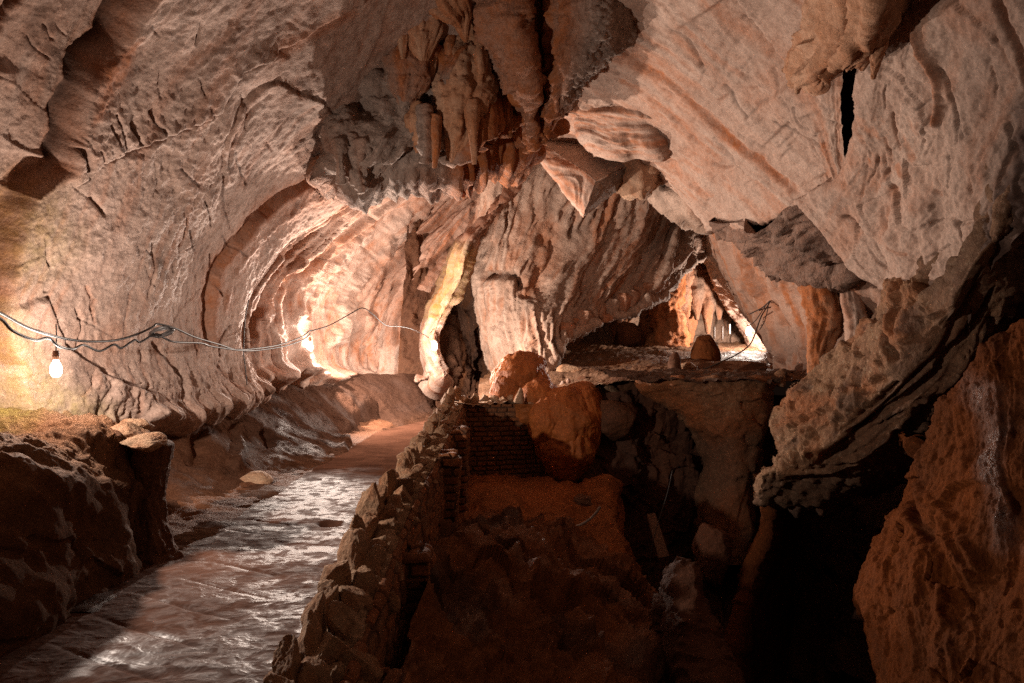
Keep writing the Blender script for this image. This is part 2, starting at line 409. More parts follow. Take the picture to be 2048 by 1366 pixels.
# ------------------------------------------------------------------ lamps on the cable
def bulb(name, loc, power, label, cord=0.25, r=0.035, col=(1.0, 0.835, 0.715), smooth=0.6):
    e = empty(name, label, 'light bulb', loc, 'bulbs strung along the cave wall')
    pr = [(0, -0.055), (0.6, -0.05), (0.95, -0.028), (1.0, 0), (0.85, 0.026), (0.5, 0.05), (0.4, 0.062)]
    V = []; sg = 20
    for q, z in pr:
        for k in range(sg):
            a = 2*math.pi*k/sg; V.append((q*r*math.cos(a), q*r*math.sin(a), z*r/0.035))
    mesh_from('glass', np.array(V), gridfaces(len(pr), sg, True), M['bulb'], e)
    tube('socket', [(0, 0, 0.06*r/.035), (0, 0, 0.085*r/.035), (0, 0, 0.12*r/.035)], [0.55*r, 0.62*r, 0.5*r], M['socket'], 14, e)
    tube('cord', [(0, 0, 0.12*r/.035), (0.004, 0, 0.12*r/.035 + cord*0.5), (0, 0, 0.12*r/.035 + cord)], 0.005, M['cable'], 8, e)
    ld = bpy.data.lights.new(name + '_light', 'POINT'); ld.energy = power; ld.shadow_soft_size = r; ld.color = col
    ld.use_nodes = True; nt = ld.node_tree; em = nt.nodes['Emission']
    lf = nd(nt, 'ShaderNodeLightFalloff', Strength=1.0, Smooth=smooth); nt.links.new(lf.outputs['Quadratic'], em.inputs['Strength'])
    lo = bpy.data.objects.new(name + '_light', ld); C.objects.link(lo); lo.parent = e
    return e
KP = 1.0
bulb('light_bulb', P(112, 738, 5.7), 850*KP, 'bare lit bulb hanging by a cord over the mossy ledge', 0.22, r=0.045, smooth=4.5)
bulb('light_bulb', P(620, 694, 14.3), 2900*KP, 'lit bulb glaring beside the pale scalloped wall halfway along the walkway', 0.12, r=0.06, smooth=1.6)
bulb('light_bulb', P(869, 692, 15.5), 1500*KP, 'lit bulb at the tip of the hanging yellowish rock blade', 0.15, r=0.065, smooth=5)
bulb('light_bulb', P(1497, 663, 23.3), 3000*KP, 'farthest lit bulb in the passage behind the block ledge', 0.3, r=0.09, smooth=8)

# ------------------------------------------------------------------ relief recipes
def pop(c, f=9.0, amp=0.05, seed=0):
    w1 = worley(c.P, f, seed); w2 = worley(c.P, f * 2.1, seed + 3)
    return amp * (np.clip(1.0 - w1 * 1.25, -0.2, 1) + 0.45 * np.clip(1 - w2 * 1.2, -0.2, 1)) + amp * 1.6 * fbm(c.P, f * 0.22, 2, seed=seed + 7.)
def slab(c, big=0.10, mid=0.03, fine=0.008, seed=0.0, ori=True):
    q = c.P
    n1 = fbm(q, 0.45, 3, seed=seed); n2 = fbm(q, 1.7, 4, 0.55, seed=seed + 5)
    rg = fbm(np.stack([c.U * 0.6, c.V * 2.2, 0*c.U + seed], 1), 1.0, 4, 0.55, ridged=True)
    h = big * n1 + mid * n2 + mid * 0.45 * np.minimum(rg, 0.5) + fine * 1.6 * fbm(q, 7.0, 4, 0.65, seed=seed) + .5 * mid * chip(q, 1.1, int(seed))
    pit = np.clip(fbm(q, 3.3, 3, seed=seed + 31.) - 0.45, 0, 1); h -= 0.05 * pit
    return h
def flute(c, fu=2.2, amp=0.12, fv=0.25, seed=0.0, sharp=True, wobble=0.5, o=4):
    wv = wobble * fbm(c.P, 0.7, 2, seed=seed + 3)
    q = np.stack([(c.U + wv) * fu, c.V * fv * fu + 0.3 * wv, 0 * c.U + seed], 1).astype(np.float32)
    r = fbm(q, 1.0, o, 0.5, ridged=sharp)
    return amp * r
def rough(c, amp=0.15, f=1.0, o=6, seed=0.0, gain=0.52):
    return amp * (0.28 * fbm(c.P, f * 1.3, o, gain + .06, ridged=True, seed=seed) + 0.6 * fbm(c.P, f * 0.6, 4, seed=seed + 13) + .55 * chip(c.P, f * 1.5, int(seed)) + .3 * chip(c.P, f * 3.7, int(seed) + 2))
def bands(c, fu, amp, seed, fv=.045, n=3.2, wt=1.0, orange=.7, dark=.35):
    """overlapping sheets of rock running along the fold, each ending in a sharp stained edge"""
    q = np.stack([(c.U + .22 * fbm(c.P, .6, 3)) * fu, c.V * fv * fu, 0 * c.U + seed], 1).astype(np.float32)
    t = fbm(q, 1.0, 4, .5) * n; k = np.floor(t); f = t - k
    e = np.exp(-((f - .80) / .13) ** 2); pres = sm(-.25, .25, fbm(c.P, .9, 3, seed=seed + 3))
    c.A[:, 0] = np.maximum(c.A[:, 0], np.clip(orange * wt * np.exp(-((f - .62) / .25) ** 2) * (.25 + .75 * pres), 0, 1))
    c.A[:, 1] = np.maximum(c.A[:, 1], np.clip(dark * wt * e * pres, 0, 1))
    return amp * wt * (k + sm(.72, .92, f)) / n
def tiers(c, n, amp, fu, seed, soft=.10):
    """hanging tiers of drapery: each swells downwards and ends in a ragged row of drip points"""
    q = np.stack([c.U * fu, c.V * .25, 0 * c.U + seed], 1).astype(np.float32)
    base = c.v * n + .5 * fbm(np.stack([c.U * .8, c.V * .3, 0*c.U + seed + 4], 1), 1., 2)
    k0 = np.floor(base); t = base - .55 * np.abs(fbm(q + np.stack([0*k0, 0*k0, k0 * 7.3], 1).astype(np.float32), 1., 3, .55)) 
    k = np.floor(t); f = t - k
    col = fbm(np.stack([c.U * fu * 1.6 + k * 3.7, c.V * .3, k * 5.1 + seed], 1).astype(np.float32), 1., 4, .55, ridged=True)
    c.A[:, 1] = np.maximum(c.A[:, 1], .45 * sm(.25, .0, f))
    return amp * (sm(0, .8, f) * sm(1.0, 1.0 - soft, f) * (.7 + .3 * col)) + amp * .28 * col
def stripes(c, fu, seed, thr=0.2, k=1.0, fv=0.06):
    q = np.stack([(c.U + 0.25 * fbm(c.P, 0.8, 2)) * fu, c.V * fv * fu, 0 * c.U + seed], 1).astype(np.float32)
    return k * sm(thr, thr + 0.45, fbm(q, 1.0, 3, 0.55))
def struct(o, label=None):
    return tag(o, label, None, None, 'structure')

# ------------------------------------------------------------------ THE CAVE SHELL
# --- left dome (first bay)
def d_dome(c):
    h = slab(c, 0.10, 0.020, 0.010, 1.0)
    h += 0.022 * (fbm(c.P, 5.0, 4, 0.6, ridged=True) * region(c, [(190, 180), (420, 150), (470, 300), (300, 330), (180, 330)], 60))
    h += 0.022 * (fbm(c.P, 5.0, 4, 0.6, ridged=True, seed=4.) * region(c, [(330, 330), (480, 330), (470, 450), (330, 440)], 60))
    h += 0.07 * fbm(c.P * np.float32([1, 1, .5]), 2.6, 5, 0.6, ridged=True, seed=3.) * region(c, [(150, 740), (330, 760), (520, 720), (520, 860), (330, 880), (150, 880)], 50)
    h -= 0.10 * region(c, [(480, 210), (560, 170), (650, 210), (660, 320), (560, 400), (470, 400)], 60, 0.6)
    mo = region(c, [(10, 600), (50, 600), (62, 680), (130, 770), (230, 850), (110, 900), (20, 880), (20, 700)], 32)
    c.A[:, 2] = np.maximum(c.A[:, 2], 0.48 * mo)
    c.A[:, 2] = np.maximum(c.A[:, 2], 0.35 * region(c, [(0, 390), (120, 380), (160, 480), (90, 560), (0, 560)], 60))
    c.A[:, 3] = 0.8 * region(c, [(40, 640), (60, 700), (130, 780), (120, 830), (50, 780), (20, 690)], 25)
    c.A[:, 0] = np.maximum(c.A[:, 0], 0.7 * region(c, [(215, 125), (290, 85), (270, 150), (205, 225), (180, 245)], 14))
    c.A[:, 0] = np.maximum(c.A[:, 0], 0.55 * region(c, [(560, 90), (700, 5), (720, 30), (640, 80), (565, 125)], 12))
    c.A[:, 0] = np.maximum(c.A[:, 0], 0.28 * sm(0.1, 0.7, fbm(c.P, 0.8, 4, seed=50.)))
    c.A[:, 0] = np.maximum(c.A[:, 0], 0.5 * sm(0.6, 1.0, c.u) * (c.py > 330))
    c.A[:, 1] = 0.5 * sm(0.35, 0.9, fbm(c.P, 1.3, 5, 0.6, seed=90.))
    h += bands(c, .9, .035, 25., fv=.03, wt=.8 * sm(.75, .6, c.u), orange=.4, dark=.3)
    h += bands(c, 1.6, .20, 5., wt=sm(.72, .86, c.u) * sm(300, 380, c.py))
    return h
f_dome = [
    dict(p=[(270,822),(340,832),(420,803),(512,774)], w=18, g=.26, full=1, wob=.8),
    dict(p=[(700,-600),(420,-160),(307,0),(246,92),(180,185),(149,277),(133,338),(72,395),(41,492),(15,635),(31,700),(60,800),(90,1000)], w=16, st=-.34, sw=420, full=1, wob=.4),
    dict(p=[(330,-40),(307,0),(272,41),(246,92),(205,133),(180,185),(159,230),(149,277),(136,318),(133,338)], w=7, g=-0.200, k=.9, o=.8, ow=15, st=0.062, sw=50, wob=.5),
    dict(p=[(136,318),(133,338),(102,364),(72,395),(54,430),(41,492),(26,564),(15,635),(31,700),(60,760)], w=8, g=-0.112, k=.4, o=1., ow=17, st=0.062, sw=50, wob=.6),
    dict(p=[(130,-40),(97,0),(51,51),(20,103),(-10,164),(-40,260)], w=7, g=-0.163, k=.9, o=.8, ow=18, wob=.5),
    dict(p=[(740,-10),(700,15),(590,92),(492,149),(446,225),(359,261),(272,297),(195,328),(143,379)], w=3, g=-0.062, k=.5, st=0.062, sw=50, wob=.8),
    dict(p=[(543,174),(487,230),(456,287),(451,338),(456,420),(482,472)], w=4, g=-0.035, k=.1, st=-0.03, sw=40, wob=.5),
    dict(p=[(560,190),(500,245),(468,300),(462,350)], w=4, g=-0.037, wob=.5),
    dict(p=[(528,184),(564,172),(641,200),(682,236)], w=3, g=-0.037, k=.4, st=0.037, sw=30),
    dict(p=[(720,330),(677,353),(589,395),(513,451),(472,502),(441,553),(431,605),(428,656),(432,700)], w=5, g=-0.075, k=.3, o=.9, ow=17, st=-0.125, sw=60, wob=.5),
    dict(p=[(690,372),(600,420),(530,475),(490,520),(465,575),(455,640)], w=6, g=0.037, o=.5, ow=20, wob=.5),
    dict(p=[(97,590),(111,633),(129,683),(187,735),(222,762),(263,777),(299,786)], w=4, g=-0.06, k=.35, st=0.07, sw=50, wob=.8),  # crack with its ledge shadow put in as a dark line
    dict(p=[(95,470),(110,540),(97,590)], w=3, g=-0.037, k=.4), dict(p=[(158,610),(165,660),(160,700)], w=3, g=-0.050, k=.4),
    dict(p=[(310,680),(330,710),(360,760),(352,800)], w=4, g=-0.062, k=.4), dict(p=[(280,700),(285,730)], w=3, g=-0.050, k=.3),
    dict(p=[(300,480),(305,545),(290,600)], w=3, g=-0.037, k=.2), dict(p=[(262,245),(275,290)], w=3, g=-0.062, k=.5), dict(p=[(300,225),(325,270)], w=4, g=-0.062, k=.5),
    dict(p=[(155,290),(170,330),(175,355)], w=5, g=-0.112, k=.7), dict(p=[(140,70),(165,110)], w=3, g=-0.037, k=.4), dict(p=[(180,390),(205,430)], w=4, g=-0.050, k=.3),
    dict(p=[(470,80),(470,140),(490,160)], w=6, g=0.037), dict(p=[(515,105),(520,125)], w=6, g=0.037), dict(p=[(380,20),(365,120)], w=10, g=0.025),
    dict(p=[(275,310),(278,400)], w=2.5, g=0.019, wob=.4), dict(p=[(60,150),(40,300),(10,420)], w=30, g=0.075), dict(p=[(590,45),(560,110)], w=16, g=-0.062),
]
rows = [
 [(-600,950),(-600,700),(-560,450),(-480,200),(-380,0),(-200,-250),(100,-600)],
 [(-60,920),(-60,700),(-30,480),(20,300),(80,120),(190,-60),(450,-420)],
 [(60,850),(50,690),(90,500),(150,330),(220,170),(320,0),(560,-360)],
 [(200,860),(190,700),(210,540),(270,400),(350,240),(480,30),(680,-320)],
 [(340,835),(330,690),(350,560),(400,450),(490,300),(640,80),(800,-300)],
 [(440,800),(430,690),(430,580),(480,490),(590,360),(760,160),(930,-260)],
 [(508,780),(482,690),(490,610),(545,520),(650,430),(860,300),(1000,-200)]]
struct(patch('cave_wall', rows, M['pale'], 1.0, d_dome, f_dome + cracks(1, 22, (60, 30, 640, 420), (62, 18)) + cracks(2, 16, (120, 420, 470, 760), (80, 20)), {'R': (1.6, 50), 'T': (1.0, 40)}))

# --- second bay, lit by the second bulb
def d_bay2(c):
    h = slab(c, 0.10, 0.04, 0.012, 2.0)
    pm = region(c, [(660,680),(690,600),(730,545),(800,465),(880,395),(970,330),(1060,290),(1060,330),(960,370),(880,420),(800,500),(745,575),(720,640),(700,700)], 12)
    h += pm * (0.10 + pop(c, 8, 0.09, 2))
    h += 0.06 * flute(c, 3.0, 1.0, .3, 5.) * sm(590, 690, c.py)
    c.A[:, 0] = 0.45 * sm(0.0, 0.6, fbm(c.P, 1.1, 3, seed=8.)) + .4 * region(c, [(800, 330), (960, 210), (990, 300), (900, 390), (850, 400)], 20)
    c.A[:, 1] = .45 * sm(.3, .8, fbm(c.P, 1.5, 4, seed=66.))
    h += bands(c, 1.5, .26, 12., wt=1 - .8 * pm)
    return h
f_bay2 = [
    dict(p=[(490,775),(530,752),(580,742),(640,752),(700,752)], w=15, g=.42, full=1, wob=.8),
    dict(p=[(900,330),(860,370),(800,410),(740,450),(690,480),(640,520),(600,560)], w=5, g=-0.126, k=.4, o=.9, ow=13, st=0.126, sw=60, wob=.6),
    dict(p=[(620,530),(580,560),(550,600),(540,650)], w=7, g=-0.180, k=.5, o=.8, ow=22, st=0.090, sw=40),
    dict(p=[(560,520),(540,560),(515,620),(508,700)], w=6, g=-0.162, k=.6, o=.8, ow=25, wob=.7),
    dict(p=[(720,390),(640,430),(590,480),(560,520)], w=8, g=-0.108, k=.4, o=.7, ow=18),
    dict(p=[(720,470),(735,500),(755,520)], w=2.5, g=-0.072, k=.5), dict(p=[(770,430),(785,460),(795,480)], w=2.5, g=-0.054, k=.4), dict(p=[(800,440),(815,450)], w=2.5, g=-0.054, k=.4),
    dict(p=[(688,510),(690,530)], w=3, g=-0.090, k=.5), dict(p=[(600,700),(580,735),(640,752),(660,750)], w=6, g=0.216, full=1),
    dict(p=[(880,310),(830,340),(740,380),(650,430)], w=14, g=-0.090, o=.7, ow=28), dict(p=[(600,600),(610,680),(625,740)], w=8, g=0.108), dict(p=[(640,640),(645,690)], w=6, g=-0.090, k=.3),
]
rows = [
 [(470,800),(462,690),(470,600),(520,520),(620,430),(800,310),(960,150)],
 [(530,775),(525,700),(530,620),(575,540),(680,440),(850,330),(1000,200)],
 [(600,760),(600,690),(605,610),(650,530),(740,440),(880,345),(1030,240)],
 [(672,764),(668,690),(685,630),(722,570),(800,483),(905,390),(1064,290)]]
struct(patch('cave_wall', rows, M['pale'], 1.03, d_bay2, f_bay2 + cracks(7, 14, (600, 420, 860, 640), (60, 25), (15, 50)), {'R': (1.6, 40), 'T': (1.2, 30)}))

# --- third bay with the hanging blade
def d_bay3(c):
    h = slab(c, 0.07, 0.035, 0.01, 3.0) + flute(c, 1.7, 0.10, .12, 2.0)
    fl = sm(.45, .75, c.u) * sm(.2, .5, c.v)
    h += fl * flute(c, 6, .05, .1, 9.)
    c.A[:, 0] = np.clip(.25 + .5 * fl * (0.5 + fbm(c.P, 1.7, 3)) + stripes(c, 4, 3., .1, .5), 0, 1) * (c.py < 640)
    c.A[:, 1] = .35 * stripes(c, 5, 13., .2)
    c.A[:, 2] = .45 * region(c, [(900, 500), (945, 490), (930, 560), (880, 640), (850, 640), (880, 570)], 12)
    pm = region(c, [(880, 500), (960, 420), (1010, 370), (1000, 400), (930, 480), (860, 570), (800, 640), (820, 590)], 10)
    h += pm * pop(c, 7, .09)
    h += bands(c, 1.8, .28, 22., wt=1 - .8 * pm)
    return h
f_bay3 = [
    dict(p=[(670,752),(740,757),(800,762),(870,768)], w=14, g=.42, full=1, wob=.8),
    dict(p=[(1058,305),(1000,390),(930,470),(870,520),(830,570),(800,640),(790,700)], w=6, g=-0.204, k=.6, o=.7, ow=18, wob=.6),
    dict(p=[(1040,320),(960,390),(900,430),(830,480),(780,540),(745,600),(735,680)], w=7, g=-0.170, k=.4, o=.6, ow=18, st=0.136, sw=50),
    dict(p=[(1060,310),(1020,380),(960,460),(900,500),(860,540)], w=5, g=-0.136, k=.5, o=.7, ow=12, wob=.5),
    dict(p=[(800,560),(775,620),(770,700)], w=6, g=-0.136, k=.4), dict(p=[(850,520),(810,600),(800,700)], w=8, g=0.119, wob=.5),
    dict(p=[(730,620),(742,690),(750,740)], w=10, g=0.221, o=.3), dict(p=[(700,600),(705,700)], w=6, g=-0.136, k=.3),
]
rows = [
 [(650,770),(650,690),(680,600),(750,520),(840,440),(950,350),(1050,270)],
 [(740,765),(735,690),(760,610),(810,540),(880,460),(970,370),(1056,280)],
 [(800,770),(797,690),(815,620),(850,560),(905,480),(985,385),(1061,285)],
 [(852,775),(842,690),(853,640),(883,580),(925,500),(1002,390),(1066,292)],
 [(888,750,16.3),(867,692,16.0),(877,640,15.8),(917,560,15.4),(939,490,15.2),(1010,395,15.3),(1069,298,15.6)]]
struct(patch('cave_wall', rows, M['pale'], 1.08, d_bay3, f_bay3, {'R': (1.5, 35), 'T': (1.0, 20)}, step=2.4))

# --- lower wall, clay darkened by painted lip shade, below the scalloped lips, down to the walkway
def d_low(c):
    h = .10 * fbm(c.P, .8, 3, seed=4.) + flute(c, 1.3, .05, .35, 7., False) + .035 * fbm(c.P, 2.6, 4, .5) + .012 * fbm(c.P, 8, 4, .6)
    c.A[:, 0] = .35 * sm(-.2, .6, fbm(c.P, .9, 3, seed=4.)); c.A[:, 3] = .25 * sm(0, .5, fbm(c.P, 1.4, 3, seed=14.)); c.A[:, 1] = np.maximum(.4 * sm(.1, .6, fbm(c.P, 1.1, 4, seed=54.)), .75 * sm(9, 12, c.P[:, 1] + .8 * fbm(c.P, 1, 3)) * sm(.75, .6, c.v))  # far stretch darker below the lips, shade put into the colour
    return h * (1 - .7 * sm(.7, .9, c.v))
f_low = [dict(p=[(735,800),(700,850),(690,895)], w=10, g=.10, full=1), dict(p=[(775,815),(725,850),(705,885)], w=24, g=-.45, k=.4), dict(p=[(395,860),(400,900),(385,930)], w=14, g=-.12), dict(p=[(470,850),(478,900),(470,940)], w=9, g=.10), dict(p=[(520,860),(540,900)], w=12, g=-.1)]
yy = [4.4, 5.6, 6.6, 7.8, 9.2, 10.8, 12.5, 14.2, 16.0, 17.8]
tx = [-5.4, -5.2, -5.1, -5.0, -4.95, -4.9, -4.85, -4.6, -4.0, -2.4]
bx = [-3.5, -3.55, -3.5, -3.35, -3.15, -3.05, -2.95, -2.9, -2.6, -1.75]
zt = [1.1, 1.05, 1.0, 1.0, 1.05, 1.1, 1.1, 1.0, .9, .8]
ex = [-2.75, -2.75, -2.76, -2.78, -2.8, -2.8, -2.8, -2.76, -2.5, -1.6]
rows = []
for k, y in enumerate(yy):
    L_ = lambda t: tx[k] + (bx[k] - tx[k]) * t
    rows.append([(L_(-.25), y + .3, zt[k] + .25), (L_(.05), y + .2, zt[k]), (L_(.30), y + .1, zt[k] * .78), (L_(.50), y, zt[k] * .52), (L_(.74), y, zt[k] * .24), (bx[k] + .02, y, .05), (ex[k], y, .0), (ex[k] + .3, y, -.14)])
struct(gridmesh('cave_wall', np.array(rows), 620, 300, M['lowwall'], d_low, feats=f_low))

# --- end of the left bays: dark alcove behind the third bulb
def d_alc(c):
    c.A[:, 0] = stripes(c, 3, 5., .1, .7); c.A[:, 1] = .5 * sm(.1, .7, fbm(c.P, 1.2, 4))
    return rough(c, .16, .7, 5, 9.) + flute(c, 1.6, .14, .15, 3.)
rows = [[(800,440,18.6),(800,620,18.8),(800,760,18.6),(800,880,18)], [(880,420,20),(880,620,19.2),(886,740,18.6),(885,850,17.6)], [(930,420,21.5),(925,620,21),(935,740,20),(935,850,17.8)],
        [(985,420,23),(985,620,23),(985,740,21),(985,850,18)], [(1060,420,23),(1060,620,23),(1060,740,21),(1060,860,18)]]
struct(patch('cave_wall', rows, M['brown'], 1, d_alc, [dict(p=[(955,600),(960,680),(950,780)], w=14, g=-.5, k=.3), dict(p=[(905,600),(935,640),(945,700)], w=9, g=-.25), dict(p=[(880,720),(900,762)], w=9, g=.2)]))  # dark rock colour stands in for the alcove's shade

# --- far curtain wall in the middle
def d_back(c):
    cut = 1 - .92 * sm(.60, .74, c.v)
    h = flute(c, .9, .16, .10, 6.0, False) * cut + flute(c, 3.2, .06, .12, 2.) * cut + .03 * chip(c.P * np.float32([1, 1, .45]), 1.7, 5) + .04 * fbm(c.P, 2.4, 5, .6, ridged=True)
    h += bands(c, 1.3, .34, 72., fv=.10, wt=cut, orange=.55, dark=.4)
    dn = fbm(np.stack([c.U*1.5, c.V*.6, 0*c.U], 1), 1.0, 3, seed=77.)
    h -= .45 * np.clip(dn - .35, 0, 1)
    c.A[:, 0] = np.maximum(c.A[:, 0], stripes(c, 1.6, 31., .12, .7, .1)); c.A[:, 1] = np.maximum(c.A[:, 1], np.clip(.35 * stripes(c, 2.1, 71., .15, 1, .15) + sm(.3, .6, dn) * .4, 0, .8))
    rim = sm(.62, .74, c.v); h += rim * (.12 * fbm(c.P, 1.8, 5, .6, seed=6.) + .06 * chip(c.P, 2.4, 8))
    return h
rows = [
 [(990,260,15.6),(968,400,16.5),(952,520,18),(958,600,18.5),(975,680,18.6),(990,770,18.2)],
 [(1066,290,15.8),(1018,440,17),(1000,550,17.6),(996,620,17.8),(1006,700,17.6),(1026,790,17.2)],
 [(1110,300,16),(1075,450,17.2),(1035,560,17.4),(1030,650,17.2),(1045,720,17),(1070,780,16.8)],
 [(1180,320,16.2),(1150,470,17.6),(1095,565,17.6),(1080,640,17.2),(1088,695,17),(1108,735,16.8)],
 [(1260,330,16.4),(1220,460,18),(1172,555,18),(1140,620,17.6),(1126,662,17.3),(1134,684,17.2)],
 [(1320,340,16.5),(1285,450,18.5),(1240,535,18.5),(1205,595,18.2),(1184,632,18),(1196,648,17.8)],
 [(1370,350,16.6),(1345,425,19),(1315,500,19),(1288,560,18.8),(1264,605,18.6),(1274,622,18.5)],
 [(1400,350,16.8),(1385,410,19.3),(1362,470,19.4),(1340,530,19.4),(1318,572,19.3),(1324,592,19.2)],
 [(1425,350,17),(1415,395,20),(1402,440,20.4),(1388,480,20.6),(1368,520,20.8),(1372,540,20.8)],
 [(1445,350,17.2),(1440,390,20.6),(1432,420,21.4),(1424,455,22),(1412,492,22.4),(1416,510,22.4)]]
struct(patch('cave_wall', rows, M['curtain'], 1, d_back, [dict(p=[(975,470),(970,520),(990,560)], w=9, g=-.4, k=.4), dict(p=[(985,555),(1030,550),(1045,580)], w=8, g=-.35, k=.5, st=.1, sw=30), dict(p=[(1100,440),(1090,520),(1050,600)], w=20, g=-.2, o=.8, ow=25)], {'B': (1.5, 30), 'R': (1.5, 20), 'L': (1.6, 16)}, step=2.2))

# --- right ceiling slab
def d_ceil(c):
    h = slab(c, .09, .018, .008, 7.0) + .02 * stripes(c, 5, 3, 0)
    h += bands(c, 1.1, .05, 42., fv=.02, n=2.6, orange=.45, dark=.15)
    tears = fbm(np.stack([c.U * 1.2, c.V * 6, 0*c.U], 1), 1.0, 3, ridged=True); h += .012 * tears
    c.A[:, 0] = np.maximum(c.A[:, 0], .35 * sm(.1, .7, fbm(c.P, .8, 4, seed=150.)))
    c.A[:, 1] = .3 * sm(.4, .9, fbm(c.P, 1.6, 5, .6, seed=190.))
    h += .10 * flute(c, 2.6, 1, .05, 4.) * region(c, [(1150, 170), (1290, 260), (1360, 290), (1280, 330), (1150, 260)], 20)
    return h
f_ceil = [
    dict(p=[(1210,70),(1280,130),(1340,170),(1390,220),(1450,270),(1520,320),(1560,360),(1600,395)], w=4, g=-.06, k=.2, o=1., ow=9, st=.05, sw=40, wob=.5),
    dict(p=[(1225,90),(1290,135),(1330,160)], w=8, g=-.05, o=.9, ow=15),
    dict(p=[(1230,150),(1310,200),(1360,240),(1400,285)], w=4, g=-.03, o=.7, ow=7, st=.03, sw=30), dict(p=[(1310,270),(1340,320),(1400,370),(1430,395)], w=4, g=-.05, o=.6, ow=7, st=.05, sw=30),
    dict(p=[(1130,180),(1200,230),(1290,270)], w=4, g=-.06, o=.6, ow=8), dict(p=[(1160,210),(1230,250),(1280,290)], w=4, g=-.05, o=.6, ow=8, k=.3),
    dict(p=[(1490,240),(1510,220),(1530,200)], w=2, g=-.04, k=.5), dict(p=[(1550,300),(1570,280),(1580,260)], w=2, g=-.04, k=.5), dict(p=[(1560,320),(1580,300)], w=2, g=-.03, k=.5), dict(p=[(1620,260),(1600,240),(1590,210)], w=3, g=-.05, k=.4),
    dict(p=[(1460,-20),(1530,80),(1595,165)], w=6, g=-.0, st=-.18, sw=90, wob=.4), dict(p=[(1575,240),(1620,290),(1650,350)], w=4, st=-.10, sw=60, wob=.5),
    dict(p=[(1650,280),(1655,330),(1650,355)], w=7, o=.9, ow=10),
]
rows = [
 [(1030,120,14.2),(1066,270),(1160,300),(1260,330),(1340,365),(1400,430),(1418,462)],
 [(1040,20),(1090,150),(1210,215),(1330,290),(1420,350),(1490,400),(1530,440)],
 [(1060,-120),(1150,-10),(1280,90),(1420,200),(1520,280),(1600,345),(1640,385)],
 [(1130,-300),(1230,-160),(1360,-30),(1490,90),(1590,210),(1650,310),(1675,370)],
 [(1220,-480),(1330,-360),(1490,-220),(1650,-70),(1682,90),(1684,250),(1695,360)]]
struct(patch('cave_ceiling', rows, M['pale_right'], 1.0, d_ceil, f_ceil + cracks(3, 20, (1240, 40, 1640, 380), (38, 10), (30, 130)) + cracks(4, 10, (1380, 120, 1640, 330), (-50, 12), (20, 60)), {'L': (1.8, 60), 'B': (1.2, 30)}))

# --- rock inside the black slot
struct(patch('cave_wall', [[(x, y, tunnel(x, y) + 1.1 + .5 * (x > 1680)) for y in (-60, 100, 250, 420)] for x in (1590, 1650, 1700, 1780)], M['brown'], 1, lambda c: rough(c, .12, 1.2, 5, 7.)))

# --- right wall
def d_rwall(c):
    h = slab(c, .10, .05, .012, 11.0)
    chipm = region(c, [(1760, 300), (1990, 300), (1990, 520), (1890, 640), (1800, 600), (1700, 420)], 60)
    h += chipm * (.05 * fbm(c.P, 1.6, 5, .55, seed=5.) + .05 * chip(c.P * np.float32([1, 1, .7]), 1.5, 4))
    h += bands(c, .9, .05, 35., fv=.05, wt=.8, orange=.45, dark=.3)
    pm = region(c, [(2010, 220), (2200, 100), (2300, 700), (1880, 760), (1960, 560)], 35)
    h += pm * pop(c, 6, .07, 5)
    c.A[:, 1] = np.maximum(np.maximum(c.A[:, 1], .3 * sm(.3, .8, fbm(c.P, 1.3, 5, .6, seed=290.))), .5 * sm(1800, 2050, c.px + 60 * fbm(c.P, .8, 4))) + .85 * pm * (.6 + .4 * fbm(c.P, 3., 3))  # brown dirt, plus light falloff to the right put into the colour
    c.A[:, 0] = np.maximum(c.A[:, 0], .4 * sm(.05, .6, fbm(c.P, .9, 4, seed=250.))) + .5 * region(c, [(1720, 220), (1820, 230), (1850, 330), (1760, 360), (1720, 330)], 30) * sm(.1, .5, fbm(c.P*np.float32([1,1,.4]), 6, 3, seed=3.))
    return h
f_rwall = [
    dict(p=[(1800,10),(1830,70),(1858,130),(1868,200),(1866,260)], w=8, g=.12, o=.9, ow=14, st=-.10, sw=40, wob=.5), dict(p=[(1870,130),(1895,190),(1910,250),(1912,290)], w=3, g=-.05, k=.6, wob=.6),
    dict(p=[(1990,-20),(2010,50),(2035,110),(2045,200)], w=6, g=-.10, o=.8, k=.6, ow=10, wob=.5), dict(p=[(1790,330),(1800,345),(1795,350)], w=8, o=.9, ow=11),
    dict(p=[(1770,270),(1780,320),(1760,370)], w=2.5, g=-.03, o=.5, ow=5, k=.3), dict(p=[(1720,330),(1745,350)], w=2.5, g=-.03, k=.4), dict(p=[(1920,440),(1930,500)], w=2.5, g=-.05, k=.5),
    dict(p=[(1690,420),(1750,480),(1770,540),(1765,600)], w=5, g=-.05, st=-.08, sw=50), dict(p=[(1780,370),(1770,450),(1760,490)], w=6, g=-.04, o=.5, ow=12), dict(p=[(1900,430),(1930,450),(1990,430)], w=4, g=-.05, st=.06, sw=30),
]
rows = [
 [(1775,-300),(1738,-20),(1716,180),(1692,340),(1620,395),(1600,410)],
 [(1850,-300),(1800,0),(1780,200),(1755,370),(1715,480),(1690,520)],
 [(1950,-300),(1880,0),(1850,240),(1825,420),(1800,540),(1785,600)],
 [(2080,-300),(1990,0),(1945,240),(1905,440),(1880,570),(1865,645)],
 [(2200,-280),(2100,0),(2040,240),(1985,430),(1935,560),(1905,640)],
 [(2500,-200),(2300,50),(2160,250),(2070,420),(1990,560),(1950,650)]]
struct(patch('cave_wall', rows, M['pale_right'], .97, d_rwall, f_rwall + cracks(5, 30, (1720, 60, 2040, 600), (85, 22), (25, 100)) + cracks(6, 10, (1720, 200, 1900, 420), (70, 30), (20, 60), .2), {'L': (1.5, 40), 'B': (1.6, 50)}))

